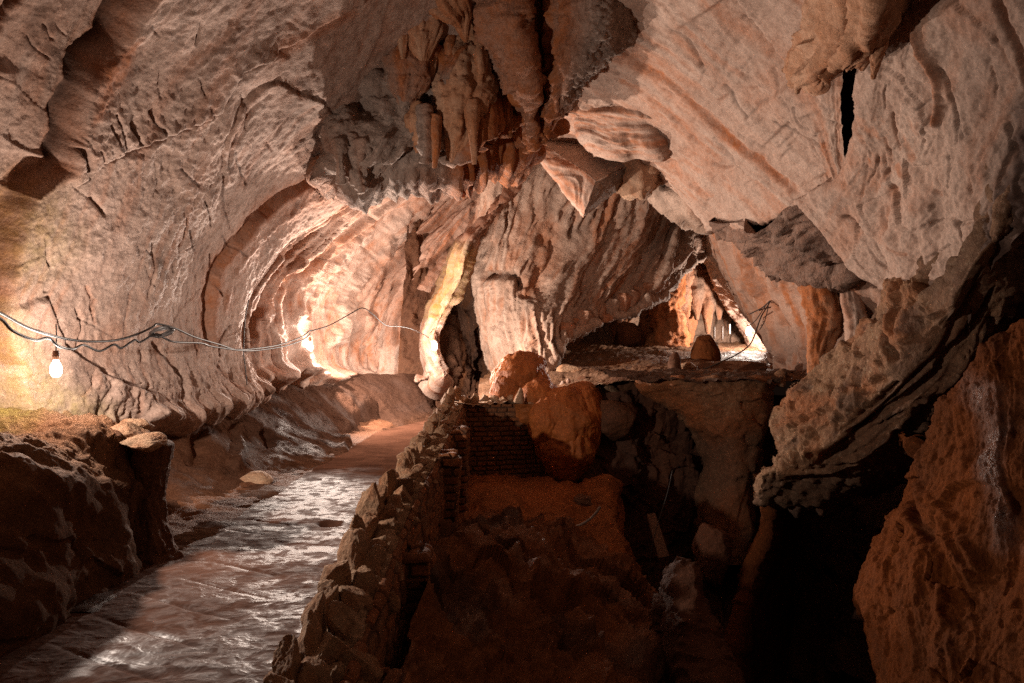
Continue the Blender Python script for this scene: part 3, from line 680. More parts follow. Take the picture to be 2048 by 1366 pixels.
# --- wall of the far passage, curving down on the right
def d_pass(c):
    h = flute(c, 1.3, .12, .10, 21.) + slab(c, .06, .03, .008, 15) + flute(c, 4, .03, .1, 4.)
    c.A[:, 0] = np.clip(.75 * stripes(c, 1.5, 61., .02, 1, .05) + .25, 0, 1) * (1 - sm(640, 720, c.py) * .5)
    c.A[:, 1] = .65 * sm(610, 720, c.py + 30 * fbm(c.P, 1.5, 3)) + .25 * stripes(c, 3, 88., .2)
    pm = region(c, [(1505, 400), (1600, 400), (1650, 440), (1690, 500), (1640, 520), (1560, 500)], 14); h += pm * pop(c, 7, .12, 9)
    h += bands(c, 1.5, .22, 32.)
    return h
rows = [
 [(1405,365,14.5),(1430,455,16.5),(1465,555,18.2),(1508,622,19),(1552,690,19),(1540,745,17)],
 [(1440,380,13),(1478,480,14.6),(1518,575,15.6),(1552,645,16),(1572,700,16),(1570,760,15)],
 [(1500,335,11.4),(1560,485,12.6),(1602,575,13.2),(1622,645,13.5),(1630,705,13.5),(1620,770,13)],
 [(1580,345,10.4),(1640,488,10.9),(1680,565,11.3),(1698,635,11.6),(1700,705,11.6),(1690,780,11.4)],
 [(1665,370,9.7),(1730,515,9.9),(1790,590,10),(1800,650,10.2),(1790,720,10.2),(1780,800,10.2)]]
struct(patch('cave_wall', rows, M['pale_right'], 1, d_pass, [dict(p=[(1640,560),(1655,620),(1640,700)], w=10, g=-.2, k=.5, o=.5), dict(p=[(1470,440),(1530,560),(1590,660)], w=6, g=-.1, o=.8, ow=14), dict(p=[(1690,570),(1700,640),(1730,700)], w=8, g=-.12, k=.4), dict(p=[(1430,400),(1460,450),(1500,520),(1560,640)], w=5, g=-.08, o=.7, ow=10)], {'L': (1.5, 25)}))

# --- far chamber closing wall, curling forward on the right around the last bulb
def d_far(c):
    h = rough(c, .30, .55, 6, 31.) + flute(c, .9, .2, .2, 8.)
    c.A[:, 0] = .8 * stripes(c, 1.2, 17., .1) * (c.px < 1430); c.A[:, 1] = .5 * sm(.1, .7, fbm(c.P, .9, 4))
    return h
rows = [[(1080,560,24),(1080,650,24),(1080,760,23)], [(1200,540,27),(1200,640,27),(1200,730,25)], [(1300,420,28.5),(1300,560,28.5),(1300,720,27)], [(1400,380,29),(1400,540,29),(1400,720,27.5)],
        [(1470,380,28.5),(1480,540,28.2),(1480,720,27)], [(1530,400,27),(1540,560,26.3),(1550,720,25.2)], [(1590,420,24.5),(1590,560,24),(1590,730,23)]]
struct(patch('cave_wall', rows, M['strata'], 1, d_far))
rows = [[(900,300,16),(1080,300,17),(1300,330,18),(1480,400,16)], [(1000,380,22),(1150,420,22.5),(1320,440,23),(1480,430,20)], [(1100,560,24.5),(1180,500,26),(1330,455,27),(1470,430,26)], [(1080,640,26),(1190,560,29),(1330,470,31),(1540,440,29)]]
struct(patch('cave_ceiling', rows, M['curtain'], 1, lambda c: rough(c, .3, .6, 5, 3.)))

# --- far passage wall strip, lit hard by the last bulb
struct(patch('cave_wall', [[(1380,446,22),(1422,540,23),(1452,605,24),(1484,650,24.6),(1510,715,24.4)], [(1408,440,20.6),(1446,545,21.8),(1480,615,22.8),(1518,668,23.3),(1534,722,23)], [(1440,440,18.6),(1475,555,20),(1515,630,20.6),(1552,690,21),(1562,735,20.5)]], M['pale_right'], 1,
    lambda c: rough(c, .12, 1.2, 6, 5.) + pop(c, 4, .06, 3), (), {'L': (2.0, 16)}))

# --- upper floor: rises from the block ledge to the far chamber
def d_floor(c):
    c.A[:, 0] = .5 * sm(-.1, .5, fbm(c.P, .7, 3)); c.A[:, 3] = .5 * sm(.0, .5, fbm(c.P, 1.3, 3, seed=2.))
    w1 = worley(c.P, 1.6, 3)
    return .10 * fbm(c.P, .6, 3) + .05 * fbm(c.P, 2.2, 4, .6, ridged=True) + .10 * np.clip(.35 - w1, 0, 1)
rows = [[(960,830,13.4),(960,770,17),(980,740,19),(980,700,24)], [(1100,800,13),(1110,758,16),(1120,722,20),(1150,690,25)], [(1200,780,12.8),(1220,745,16),(1230,712,20),(1250,683,26)],
        [(1300,765,12.6),(1330,742,15),(1350,718,19),(1350,690,26)], [(1430,764,12.4),(1440,742,15),(1450,722,19),(1440,688,27)], [(1540,764,12.4),(1540,748,14),(1530,728,18),(1520,692,26)], [(1660,780,12),(1640,760,13.5),(1620,735,17),(1600,700,25)]]
struct(patch('cave_floor', rows, M['ledge'], 1, d_floor))

# --- pit floor and its dark back wall
def d_pit(c):
    c.A[:, 0] = .4; c.A[:, 3] = .3 * sm(0, .5, fbm(c.P, 1.3, 3, seed=2.))
    return rough(c, .35, .8, 6, 3.)
gx = np.linspace(-7, 9, 7); gy = np.linspace(-6, 15, 8)
rows = [[(x, y, -3.6 - .05 * max(0, 8 - y) + .10 * abs(x)) for y in gy] for x in gx]
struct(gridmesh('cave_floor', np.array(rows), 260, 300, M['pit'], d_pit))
def d_pitw(c):
    c.A[:, 0] = .5 * stripes(c, 1.3, 7., .0); c.A[:, 1] = .3
    return rough(c, .30, .6, 6, 61.) + flute(c, 1.0, .2, .2, 31.)
rows = [[(1020,800,13.6),(1020,960,13),(1020,1150,12),(1020,1400,9.5)], [(1180,790,13.2),(1180,960,13),(1180,1150,12.4),(1180,1400,10)], [(1320,770,13.4),(1320,960,13.4),(1320,1150,12.8),(1320,1400,10)],
        [(1500,790,13.8),(1500,960,13.6),(1500,1150,13),(1500,1400,10)], [(1700,780,13),(1700,960,13),(1700,1150,12),(1700,1400,9)], [(1900,700,11),(1900,960,10.5),(1900,1150,10),(1900,1400,7.5)], [(2300,650,9),(2300,900,8.6),(2300,1150,8),(2300,1400,6)]]
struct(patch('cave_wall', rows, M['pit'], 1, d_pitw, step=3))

# --- slope of red clay between the brick wall and the pit
def d_slope(c):
    q = c.P * np.float32([1.0, .55, .8])
    top = sm(9.0, 10.2, c.P[:, 1])
    h = .34 * fbm(q, .75, 4, .5, seed=41.) + (1 - .8 * top) * (.22 * fbm(c.P * np.float32([1.2, .6, .9]), 1.1, 5, .52, ridged=True, seed=3.) + .10 * chip(c.P, 1.5, 5) - .1) + .018 * chip(c.P, 5, 7) + .012 * fbm(c.P, 8, 3, .6)
    c.A[:, 0] = .8 * sm(-.3, .4, fbm(c.P, .8, 3, seed=9.)) * (.3 + .7 * top); c.A[:, 3] = .5 * sm(0, .5, fbm(c.P, 1.3, 3, seed=2.)) * (1 - top); c.A[:, 1] = np.clip((.35 + .5 * sm(.0, .6, fbm(c.P, 1.1, 4, seed=12.))) * (1 - top), 0, .8)  # lower slope: dark rock, with shade behind the wall put into its colour
    return h
rows = [
 [(900,940,12.6),(880,1010,10.2),(850,1090,7.6),(820,1200,5.4),(780,1400,4.0),(700,1700,3.0)],
 [(980,955,12.4),(970,1020,10),(950,1090,8.2),(920,1190,6.2),(880,1390,4.5),(820,1700,3.3)],
 [(1080,965,12.2),(1070,1025,10.4),(1060,1090,9),(1040,1180,7),(1030,1380,5),(1000,1700,3.6)],
 [(1150,975,12),(1160,1030,10.8),(1160,1100,9.3),(1160,1190,7.6),(1170,1370,5.6),(1180,1700,4)],
 [(1215,960,11.8),(1235,1060,10.8),(1250,1140,9.6),(1280,1240,8.1),(1330,1390,6.2),(1360,1700,4.4)],
 [(1240,1000,12.4),(1275,1130,11.4),(1300,1240,10.4),(1340,1330,9),(1400,1460,7),(1430,1750,5)]]
struct(patch('clay_slope', rows, M['clay'], 1, d_slope, [dict(p=[(1060,1215),(1100,1225),(1140,1220)], w=12, g=-.5, k=.5, full=1), dict(p=[(1000,1150),(1050,1200),(1070,1260),(1120,1300)], w=14, g=.18), dict(p=[(930,1100),(1000,1110),(1020,1150)], w=14, g=.1), dict(p=[(1210,960),(1230,1060),(1260,1150)], w=12, g=.1)]))

# --- rear of the cave, behind the viewpoint, so that the room is closed
def d_rear(c): return rough(c, .35, .5, 5, 91.)
rows = []
for k in range(13):
    a = math.radians(-35 + 250 * k / 12); q = []
    for y, s in ((6.0, 1.18), (3.5, 1.14), (1, 1.14), (-3, 1.14), (-7, .95), (-9, .5), (-9.4, .05)):
        q.append((TX0 + TA*s*math.cos(a)*1.02, y, TZ0 + TB*s*math.sin(a) - (0.5 if math.sin(a) < 0 else 0)))
    rows.append(q)
struct(gridmesh('cave_wall', np.array(rows), 160, 110, M['pale'], d_rear))

# --- walkway
def d_path(c):
    x, y = c.P[:, 0], c.P[:, 1]
    q = np.stack([x*1.1, y*3.0, 0*x], 1).astype(np.float32)
    h = .004 * fbm(q, 1.2, 5, .6, ridged=True) + .012 * fbm(c.P, .7, 2) + .0035 * fbm(c.P, 3.5, 4, .6) + .002 * fbm(c.P, 11, 2)
    yy_ = y + .55 * (x + 2) + .05 * perlin(c.P * 1.3)
    ph = (yy_ / .42) % 1.0; ln = np.exp(-((ph - .5) / .05) ** 2) * sm(-2.85, -2.5, x) * sm(-1.5, -2.1, x) * sm(-.3, .3, perlin(c.P * .8 + 3.))
    h -= .010 * ln
    c.A[:, 3] = sm(9.8, 8.2, y + .6 * fbm(c.P, .8, 3)) * (.35 + .65 * sm(-.35, .15, fbm(q, .6, 4, .6, seed=4.))) * sm(3.0, 4.2, y + .4*x+1)
    dx, dy = x + 1.77, y - 6.65; h -= .05 * np.exp(-((dx/.12)**2 + (dy/.12)**2) ** 2)
    return h
xs = [-2.83, -2.5, -2.1, -1.7, -1.2]
rows = [[(x + (.0, 0, 0, 0, 0, .08, .95, 1.6)[k], y, 0.0) for k, y in enumerate((0.2, 3, 5, 8, 11, 14, 17, 18.6))] for x in xs]
struct(gridmesh('walkway', np.array(rows), 150, 1300, M['path'], d_path))
# trench floor of dry clay between the walkway and the wall
rows = [[(x, y, z) for y in (3.0, 5.5, 8, 11, 14, 18)] for x, z in ((-4.9, .15), (-4.0, .06), (-3.4, .02), (-2.9, -.0), (-2.76, -.02), (-2.5, -.2))]
def d_tr(c):
    c.A[:, 0] = .4; return (.10 * fbm(c.P, .9, 4) + .03 * fbm(c.P, 4, 3, ridged=True)) * (1 - .8 * sm(-3.3, -2.8, c.P[:, 0]))
struct(gridmesh('clay_bank', np.array(rows), 150, 400, M['brown'], d_tr))
# ------------------------------------------------------------------ THINGS
def body(name, label, cat, rows, mat, dfun=None, feats=(), wrap=None, group=None, step=None, s=1.0):
    o = patch(name, rows, mat, s, dfun, feats, wrap, step)
    return tag(o, label, cat, group)

# backing ceiling behind the hanging masses
struct(patch('cave_ceiling', [[(600,-260,10.5),(640,60,11.5),(680,340,13)], [(800,-260,10.5),(820,80,12),(840,320,14)], [(950,-260,10.6),(980,90,13),(1010,290,16)], [(1040,-260,10.6),(1050,90,13.4),(1070,285,16.4)], [(1150,-260,10.5),(1150,60,13),(1130,270,16)]], M['drip'], 1,
    lambda c: rough(c, .25, .8, 5, 44.)))

# --- hanging masses in the middle of the ceiling
def d_mass(c):
    bulb_ = sm(.5, .66, c.u) * sm(1.0, .90, c.u); rid = sm(.02, .10, c.u) * sm(.42, .30, c.u)
    f = flute(c, 3.4, 1, .15, 4.)
    h = (bulb_ + .9 * rid) * pop(c, 12, .075, 11) + .10 * f * (1 - bulb_) + .16 * fbm(c.P, 1.3, 4, .55) + .05 * chip(c.P, 2.5, 4) * (1 - bulb_)
    h += bands(c, 4, .22, 9., fv=.1, wt=sm(.36, .42, c.u) * sm(.6, .52, c.u))
    c.A[:, 0] = np.clip(.55 - .55 * bulb_ - .35 * rid + .5 * sm(.8, 1, c.v) + .3 * f * (1 - bulb_), 0, 1); c.A[:, 1] = np.maximum(.35 * bulb_ * sm(0, .5, fbm(c.P, 2, 4)), .3 * sm(-.1, -.8, f) * (1 - bulb_))
    return h
body('hanging_rock', 'big heart-shaped hanging rock of popcorn limestone at the ceiling ridge', 'rock formation', [
 [(945,-90,9.4),(958,20,9.7),(985,110,10.2),(1028,200,10.8),(1062,285,11.3)],
 [(1000,-90,8.9),(1022,40,9.1),(1046,130,9.6),(1060,210,10.3),(1070,298,11.1)],
 [(1075,-90,9.3),(1085,35,9.5),(1082,115,9.9),(1085,195,10.5),(1086,272,11)],
 [(1150,-90,8.9),(1150,30,9.1),(1140,105,9.4),(1122,180,10),(1100,250,10.8)],
 [(1216,-90,8.8),(1212,30,8.9),(1192,98,9.2),(1153,158,9.9),(1114,232,10.7)],
 [(1256,-90,9.4),(1246,45,9.5),(1220,118,9.8),(1172,152,10.2),(1124,218,10.8)]], M['popcorn'], d_mass, [dict(p=[(1050,-40),(1075,40),(1090,110)], w=9, g=-.1, k=.3), dict(p=[(1110,-40),(1105,50),(1095,110)], w=7, g=.12, o=.8)], {'L': (1.4, 50), 'R': (1.6, 60)})

def stal(label, pts, rad, mat='drip', fl=14, amp=.16, pp=0.0, group='stalactites under the cave roof', name='stalactite', seed=0., knots=0.0, orange=.5, seg=None):
    """pts: (px,py,depth), rad in px of the photo"""
    pts = [q if len(q) > 2 else (*q, 10.) for q in pts]
    W = [P(*q) for q in pts]; R = [r / F * q[2] for r, q in zip(rad, np.interp(np.linspace(0, 1, len(rad)), np.linspace(0, 1, len(pts)), [q[2] for q in pts])[:, None].repeat(3, 1))]
    def df(q):
        tq = np.stack([np.cos(q.th) * fl / 6.3, np.sin(q.th) * fl / 6.3, q.L * 1.1 + seed], 1).astype(np.float32)
        h = 1.7 * amp * q.r * (fbm(tq, .7, 4, .6, ridged=True) + .6 * fbm(tq * np.float32([.4, .4, 1]), 1, 3, seed=seed))
        h = h + .30 * q.r * fbm(q.P, 2.4, 5, .6, seed=seed) + .07 * q.r * chip(q.P, 5., int(seed))
        if pp: h = h + pop(q, 9, pp, 3)
        if knots: h = h + knots * q.r * np.abs(np.sin(q.L * 30 + 2 * np.sin(q.th * 2)))
        q.A[:, 0] = np.clip(orange + .6 * fbm(tq, .6, 2, seed=seed + 5), 0, 1); q.A[:, 1] = np.clip(.3 * fbm(tq, .9, 3, seed=seed + 8), 0, .4)
        return h
    L = sum(math.dist(a[:2], b[:2]) for a, b in zip(pts, pts[1:]))
    o = tube(name, W, np.array(R), M[mat], seg or int(max(18, max(rad) * 2.2)), None, int(max(24, L / 2.4)), df)
    tag(o, label, 'stalactite', group); return o

stal('broad ribbed column stalactite right of the popcorn sheet', [(930,60,10.6),(928,130,10.4),(926,200,10.3),(918,260,10.3),(905,326,10.4)], [48,46,44,36,28,4], seed=1., amp=.2, orange=.35)
stal('short fluted stalactite stained orange on its left side', [(815,70,10.2),(814,120,10.0),(812,170,10.0),(806,214,10.1)], [36,36,33,24,5], 'popcorn', 12, .15, .05, seed=2., orange=.5)
stal('brown ribbed stalactite, widest of the upper left bunch', [(835,-60,9.3),(838,20,9.5),(842,80,9.7),(845,132,9.8)], [40,36,32,22,5], seed=3., orange=.55)
stal('slim knobbly stalactite at the left of the upper bunch', [(762,-60,9.4),(770,0,9.5),(778,50,9.6),(782,90,9.7)], [30,26,20,12,3], 'popcorn', 10, .2, .04, seed=4., orange=.3)
stal('small brown drip between two larger upper stalactites', [(800,-40,9.4),(804,40,9.5),(806,118,9.6)], [24,20,13,3], seed=5.)
stal('folded brown stalactite with a pointed beak at the top edge', [(880,-60,9.2),(900,0,9.3),(922,40,9.5),(932,84,9.7)], [56,44,26,11,2], seed=6., amp=.22, orange=.6)
stal('smooth rounded orange bulge right of the broad column', [(990,140,11.4),(985,200,11.3),(978,250,11.3),(965,284,11.4)], [40,42,36,22,5], seed=7., orange=.8)
stal('hooked popcorn stalactite at the lower left of the mass', [(700,240,10.6),(708,300,10.3),(718,345,10.3),(727,386,10.3)], [34,30,22,13,3], 'popcorn', 8, .1, .09, seed=8., orange=.0)
stal('narrow flaky drip under the grey popcorn sheet', [(838,220,10.3),(836,270,10.2),(834,306,10.3)], [22,17,9,2], seed=9., orange=.45)
def d_pc(c):
    c.A[:, 1] = .30 * sm(0, .5, fbm(c.P, 2, 4)); return pop(c, 9, .11, 21) + .15 * fbm(c.P, 1.6, 3)
def d_cl(c):
    pm = region(c, [(640, 340), (690, 240), (730, 130), (800, 110), (890, 190), (890, 330), (740, 380)], 25)
    f = flute(c, 3.2, 1, .18, 8.); h = tiers(c, 3.6, .42, 2.2, 18.) * (1 - .35 * pm) + pm * pop(c, 9, .10, 21) + .22 * fbm(c.P, 1.2, 4, .55)
    h -= .35 * np.clip(fbm(c.P, 1.9, 3, seed=9.) - .25, 0, 1)
    c.A[:, 0] = np.clip((1 - pm) * (.75 + .3 * f), 0, 1); c.A[:, 1] = np.clip(.30 * pm * sm(0, .5, fbm(c.P, 2, 4)) + .4 * sm(-.2, -.9, f) * (1 - pm), 0, .6); return h
body('popcorn_rock', 'grey arm of popcorn limestone reaching down left along the roof', 'rock formation', [
 [(765,-90,10.5),(722,90,10.9),(705,200,11),(680,260,11.1),(640,328,11.3)], [(812,-90,9.9),(785,90,10.4),(765,210,10.4),(735,280,10.5),(690,352,10.8)], [(870,-90,9.8),(852,90,10.3),(838,210,10.3),(822,270,10.4),(790,340,10.7)],
 [(930,-90,9.9),(922,90,10.6),(912,200,10.5),(900,260,10.5),(880,328,10.8)], [(985,-90,10.2),(988,90,11.1),(985,190,11),(980,245,11),(962,300,11.3)], [(1040,-90,10.2),(1042,100,11.1),(1050,200,11.3),(1055,250,11.5),(1058,292,11.8)]], M['popcorn'], d_cl, (), {'L': (1.2, 25), 'R': (1.2, 20), 'B': (1.3, 22)})
def d_rim(c):
    c.A[:, 0] = .8; return .06 * flute(c, 3, 1, .1, 3.) + .03 * fbm(c.P, 4, 3)
body('curled_rock', 'curled orange rim of rock around a dark hollow beside the popcorn arm', 'rock formation', [
 [(850,60,10.8),(770,78,10.8),(712,104,10.8),(694,150,10.8),(696,205,10.8),(680,262,10.9),(640,322,11.2)], [(850,90,10.3),(780,100,10.3),(724,122,10.3),(708,155,10.4),(708,205,10.4),(690,265,10.6),(650,325,11)], [(850,102,10.6),(790,112,10.7),(732,134,10.7),(716,158,10.8),(715,205,10.8),(700,262,11),(660,325,11.4)]], M['drip'], d_rim, (), {'R': (1.5, 12), 'L': (.8, 14)})
k = 0
for (x, y0, y1, r, dd) in [(1036,190,262,16,10.9),(1052,215,296,14,11.),(1068,235,300,11,11.),(1084,220,282,13,10.9),(1098,205,262,12,10.8),(1022,195,238,13,10.8),(1112,195,236,11,10.7),(1046,170,222,20,10.5)]:
    lab = ['orange fold tip hanging left under the heart-shaped rock','longest orange tip at the meeting point of the seams','thin orange drip beside the longest tip','orange tip hanging just right of the seam meeting point','blunt orange tip below the popcorn lobe','leftmost stubby orange tip under the heart-shaped rock','rightmost stubby orange tip below the popcorn lobe','thick tan fold above the orange tips'][k]
    stal(lab, [(x-3,y0,dd),(x,(y0+y1)/2,dd),(x+4,y1,dd+.1)], [r*.8,r*1.1,r*.75,2], 'drip', 9, .25, seed=20.+k, orange=.9, group='orange drip tips at the ceiling seam'); k += 1

rq = random.Random(3)
for i, (x, y, l, r) in enumerate([(748,60,60,13),(770,110,55,15),(752,95,38,10),(862,90,60,16),(880,150,55,14),(868,40,70,18),(948,60,60,14),(962,110,70,15),(900,90,40,12),(790,215,45,12),(765,250,40,10),(850,250,60,13),(872,270,52,12),(946,240,70,14),(680,315,40,10),(735,215,45,12),(1000,90,60,14),(1012,150,60,12)]):
    lab = ['knobbly drip at the left edge of the upper bunch','brown drip just below the slim knobbly stalactite','tiny drip left of the brown drip','fluted drip between the widest ribbed one and the beaked one','brown drip above the broad column top left','thick fold left of the beaked stalactite','drip hanging right of the beak','tan drip over the smooth orange bulge','short drip tucked under the beaked stalactite','grey drip on the popcorn below the short fluted one','small grey drip at the middle of the popcorn arm','tan drip left of the broad column foot','slender drip touching the broad column foot','fluted drip on the right flank of the broad column','nub at the far left end of the popcorn arm','grey drip beside the orange rim','pale drip on the left flank of the heart-shaped rock','pale lower drip on the left flank of the heart-shaped rock'][i]
    pc = x < 860 and y > 180
    if i in (1, 4, 9, 10, 15, 16, 17): continue
    r *= .7; l *= 1.15
    stal(lab, [(x - 2, y - 35, 10.), (x, y + l*.3, 9.95), (x + rq.uniform(-4, 4), y + l*1.1, 10.1)], [r*1.0, r*.75, r*.5, 2], 'popcorn' if pc else 'drip', 8, .3, .04 if pc else .01, seed=100.+i, orange=.1 if pc else rq.uniform(.4, .9), group='small drips of the roof cluster')

# --- wedge block and layered slab where the seams meet
wb = empty('wedge_block', 'pale wedge-shaped block with a grey broken end below the ceiling seam', 'rock formation', P(1140, 350, 14.4))
def d_wf(c):
    st_ = stripes(c, 7, 3., .05, 1., .04); c.A[:, 0] = .6 * st_; return .04 * flute(c, 6, 1, .05, 2.) + .02 * fbm(c.P, 4, 3)
o0 = wb.location
patch('striped_face', [[(1060,296,15.4),(1098,338,14.8),(1135,385,14.3),(1171,430,13.9)], [(1066,290,15.2),(1110,325,14.6),(1148,360,14.1),(1182,397,13.7)], [(1074,284,15.2),(1120,312,14.6),(1158,336,14.1),(1193,364,13.7)]], M['pale_right'], 1, d_wf, (), {'L': (1.6, 12)}, 2.2, wb, org=o0)
patch('top_face', [[(1074,284,15.2),(1120,312,14.6),(1158,336,14.1),(1193,364,13.7)], [(1100,264,15.4),(1150,285,14.9),(1195,310,14.5),(1232,342,14.1)], [(1130,240,15.8),(1180,262,15.3),(1232,290,14.9),(1273,322,14.5)]], M['pale_right'], 1, lambda c: .03*fbm(c.P,2.,4) + .012, (), {'R': (1, 12)}, 2.4, wb, org=o0)
patch('broken_end', [[(1171,430,13.9),(1182,397,13.7),(1193,364,13.72)], [(1200,408,14.1),(1212,375,14),(1232,342,14.1)], [(1228,385,14.5),(1246,355,14.5),(1273,322,14.52)]], M['popcorn'], 1, lambda c: rough(c,.04,2.5,5,3.), (), {'R': (1, 12), 'L': (.05, 3)}, 2.2, wb, org=o0)
def d_lay(c):
    st_ = stripes(c, 5, 13., .05, 1., .03); c.A[:, 0] = .7 * st_; return .05 * flute(c, 3.2, 1, .04, 12.) + bands(c, 3, .12, 14., fv=.03) + .02 * fbm(c.P, 4, 3)
T_ = lambda x, y, o: (x, y, tunnel(x, y) + o)
body('layered_slab', 'layered pale slab with orange seams ending in a grey chipped tip', 'rock formation', [
 [T_(1385,285,.6),(1352,296,12.6),(1318,312,12.6),(1272,306,12.9),(1235,312,13.0),(1188,300,13.4)], [T_(1395,262,.7),(1352,274,12.4),(1310,286,12.3),(1265,284,12.6),(1232,284,12.8),(1165,270,13.3)],
 [T_(1385,240,.7),(1345,245,12.3),(1300,246,12.2),(1245,246,12.4),(1195,240,12.8),(1145,232,13.4)], [T_(1370,200,.5),T_(1330,198,.4),T_(1285,195,.3),T_(1220,192,.25),T_(1160,195,.2),(1125,196,13.6)], [T_(1360,165,.9),T_(1320,162,.9),T_(1275,160,.8),T_(1215,160,.8),T_(1150,165,.8),(1115,180,14.2)]], M['pale_right'], d_lay, [dict(p=[(1190,296),(1240,280),(1300,290),(1350,285)], w=10, g=.06, full=1)], {'L': (1.4, 14), 'B': (1.2, 14)}, step=2.2)
def d_clump(c):
    c.A[:, 0] = .45 * sm(-.3, .4, fbm(c.P, 1.5, 3)); c.A[:, 1] = .4 * sm(-.1, .5, fbm(c.P, 2, 3)); return pop(c, 5, .13, 2) + .10 * flute(c, 3, 1, .2, 3.) + .05 * fbm(c.P, 3, 4, .6) - .1
body('dripstone_clump', 'knobbly brown clump of dripstone wedged beside the pale wedge block', 'rock formation', [
 [(1240,330,14.7),(1244,350,14.6),(1246,372,14.8)], [(1268,315,14.1),(1270,345,13.9),(1272,388,14.2)], [(1298,312,13.9),(1299,340,13.8),(1302,375,14.1)], [(1322,302,14),(1322,330,13.9),(1320,355,14.3)]], M['drip'], d_clump, (), {'L': (.8, 12), 'R': (.8, 12), 'B': (.8, 12)}, step=2.3)
def d_shard(c):
    c.A[:, 1] = .35 * sm(0, .6, fbm(c.P, 2, 4)); c.A[:, 0] = .4 * stripes(c, 3, 3.); return .10 * flute(c, 2.5, 1, .2, 5.) + rough(c, .08, 1.8, 5, 8.)
body('hanging_shard', 'grey-brown jagged shard hanging at the mouth of the far passage', 'rock formation', [
 [(1300,378,15.5),(1325,405,15.3),(1355,430,15.4),(1385,447,15.8)], [(1330,368,15),(1360,398,14.8),(1390,425,14.8),(1410,452,15.2)], [(1355,355,14.9),(1388,385,14.7),(1410,412,14.8),(1418,446,15.2)]], M['curtain'], d_shard, (), {'L': (1, 14), 'B': (1, 14), 'R': (1, 10)}, step=2.3)

# --- upper right: draped curtain, knotted stalactite, popcorn clump
def d_drape(c):
    f = flute(c, 5.0, 1, .10, 5.); c.A[:, 0] = .25 + .35 * stripes(c, 5, 3.); c.A[:, 1] = .35 * sm(-.1, -.8, f)
    return .075 * f + .10 * flute(c, 1.6, 1, .1, 15., False) + .02 * fbm(c.P, 5, 4, .6)
D_ = lambda x, y, o: (x, y, tunnel(x, max(y, -60), .97) + o)
body('rock_drapery', 'tan folded drapery of rock hanging over the black slot', 'rock formation', [
 [D_(1625,-110,.1),D_(1640,-30,.1),D_(1625,50,.1),D_(1597,110,.05),D_(1584,150,0)], [D_(1660,-110,-.3),D_(1668,-20,-.3),D_(1652,55,-.3),D_(1622,118,-.3),D_(1600,160,-.3)], [D_(1695,-110,-.55),D_(1695,-10,-.55),D_(1676,58,-.55),D_(1648,118,-.5),D_(1626,166,-.4)], [D_(1730,-110,-.5),D_(1722,0,-.5),D_(1702,55,-.5),D_(1674,106,-.45),D_(1652,150,-.4)],
 [D_(1762,-110,-.7),D_(1750,0,-.7),D_(1732,50,-.65),D_(1704,90,-.6),D_(1676,122,-.5)], [D_(1800,-110,-.35),D_(1778,0,-.35),D_(1760,45,-.35),D_(1735,80,-.35),D_(1704,112,-.35)]], M['drip'], d_drape, (), {'L': (1.2, 25), 'R': (.7, 14), 'B': (.6, 14)}, step=2.3)
stal('knotted slim stalactite between the tan drapery and the right wall', [(1775,-70,5.9),(1768,0,6.0),(1758,80,6.15),(1746,158,6.35)], [19,17,15,12,3], 'drip', 7, .08, .012, seed=31., knots=.25, orange=.4)
stal('flat flap of rock beside the knotted stalactite', [(1738,50,6.3),(1732,100,6.45),(1724,140,6.6)], [26,22,14,4], 'drip', 8, .12, seed=32., orange=.45)
def d_pcl(c):
    h = pop(c, 7, .12, 5) + .15 * fbm(c.P, 1.8, 4, .55, ridged=True) + .08 * flute(c, 4, 1, .2, 3.); c.A[:, 0] = .35; c.A[:, 1] = .35 + .3 * sm(0, .5, fbm(c.P, 2.2, 4)); return h
body('popcorn_rock', 'dark popcorn clump below the point of the right ceiling slab', 'rock formation', [
 [(1462,412,12.8),(1500,452,12.4),(1545,492,12.1),(1585,522,11.7)], [(1548,425,10.8),(1585,460,10.8),(1620,500,10.7),(1645,528,10.8)], [(1600,385,9.8),(1632,430,9.9),(1665,478,10),(1690,522,10.3)], [(1628,382,9.7),(1655,425,9.8),(1690,475,9.9),(1708,518,10.2)]], M['popcorn'], d_pcl, (), {'L': (.9, 16), 'B': (.8, 14), 'R': (.6, 12)})
stal('brown twisted rock column curving down the passage wall', [(1618,540,11.4),(1640,590,11.),(1652,640,10.9),(1640,690,10.9),(1638,748,11)], [12,22,24,22,16,14], 'drip', 10, .22, seed=33., orange=.9, name='rock_column', group='rock columns on the passage wall')
stal('pale fluted rock rib right of the twisted column', [(1690,560,10.6),(1705,610,10.5),(1712,660,10.4),(1700,720,10.5)], [8,14,18,14,6], 'pale_right', 8, .15, seed=34., orange=.2, name='rock_column', group='rock columns on the passage wall')

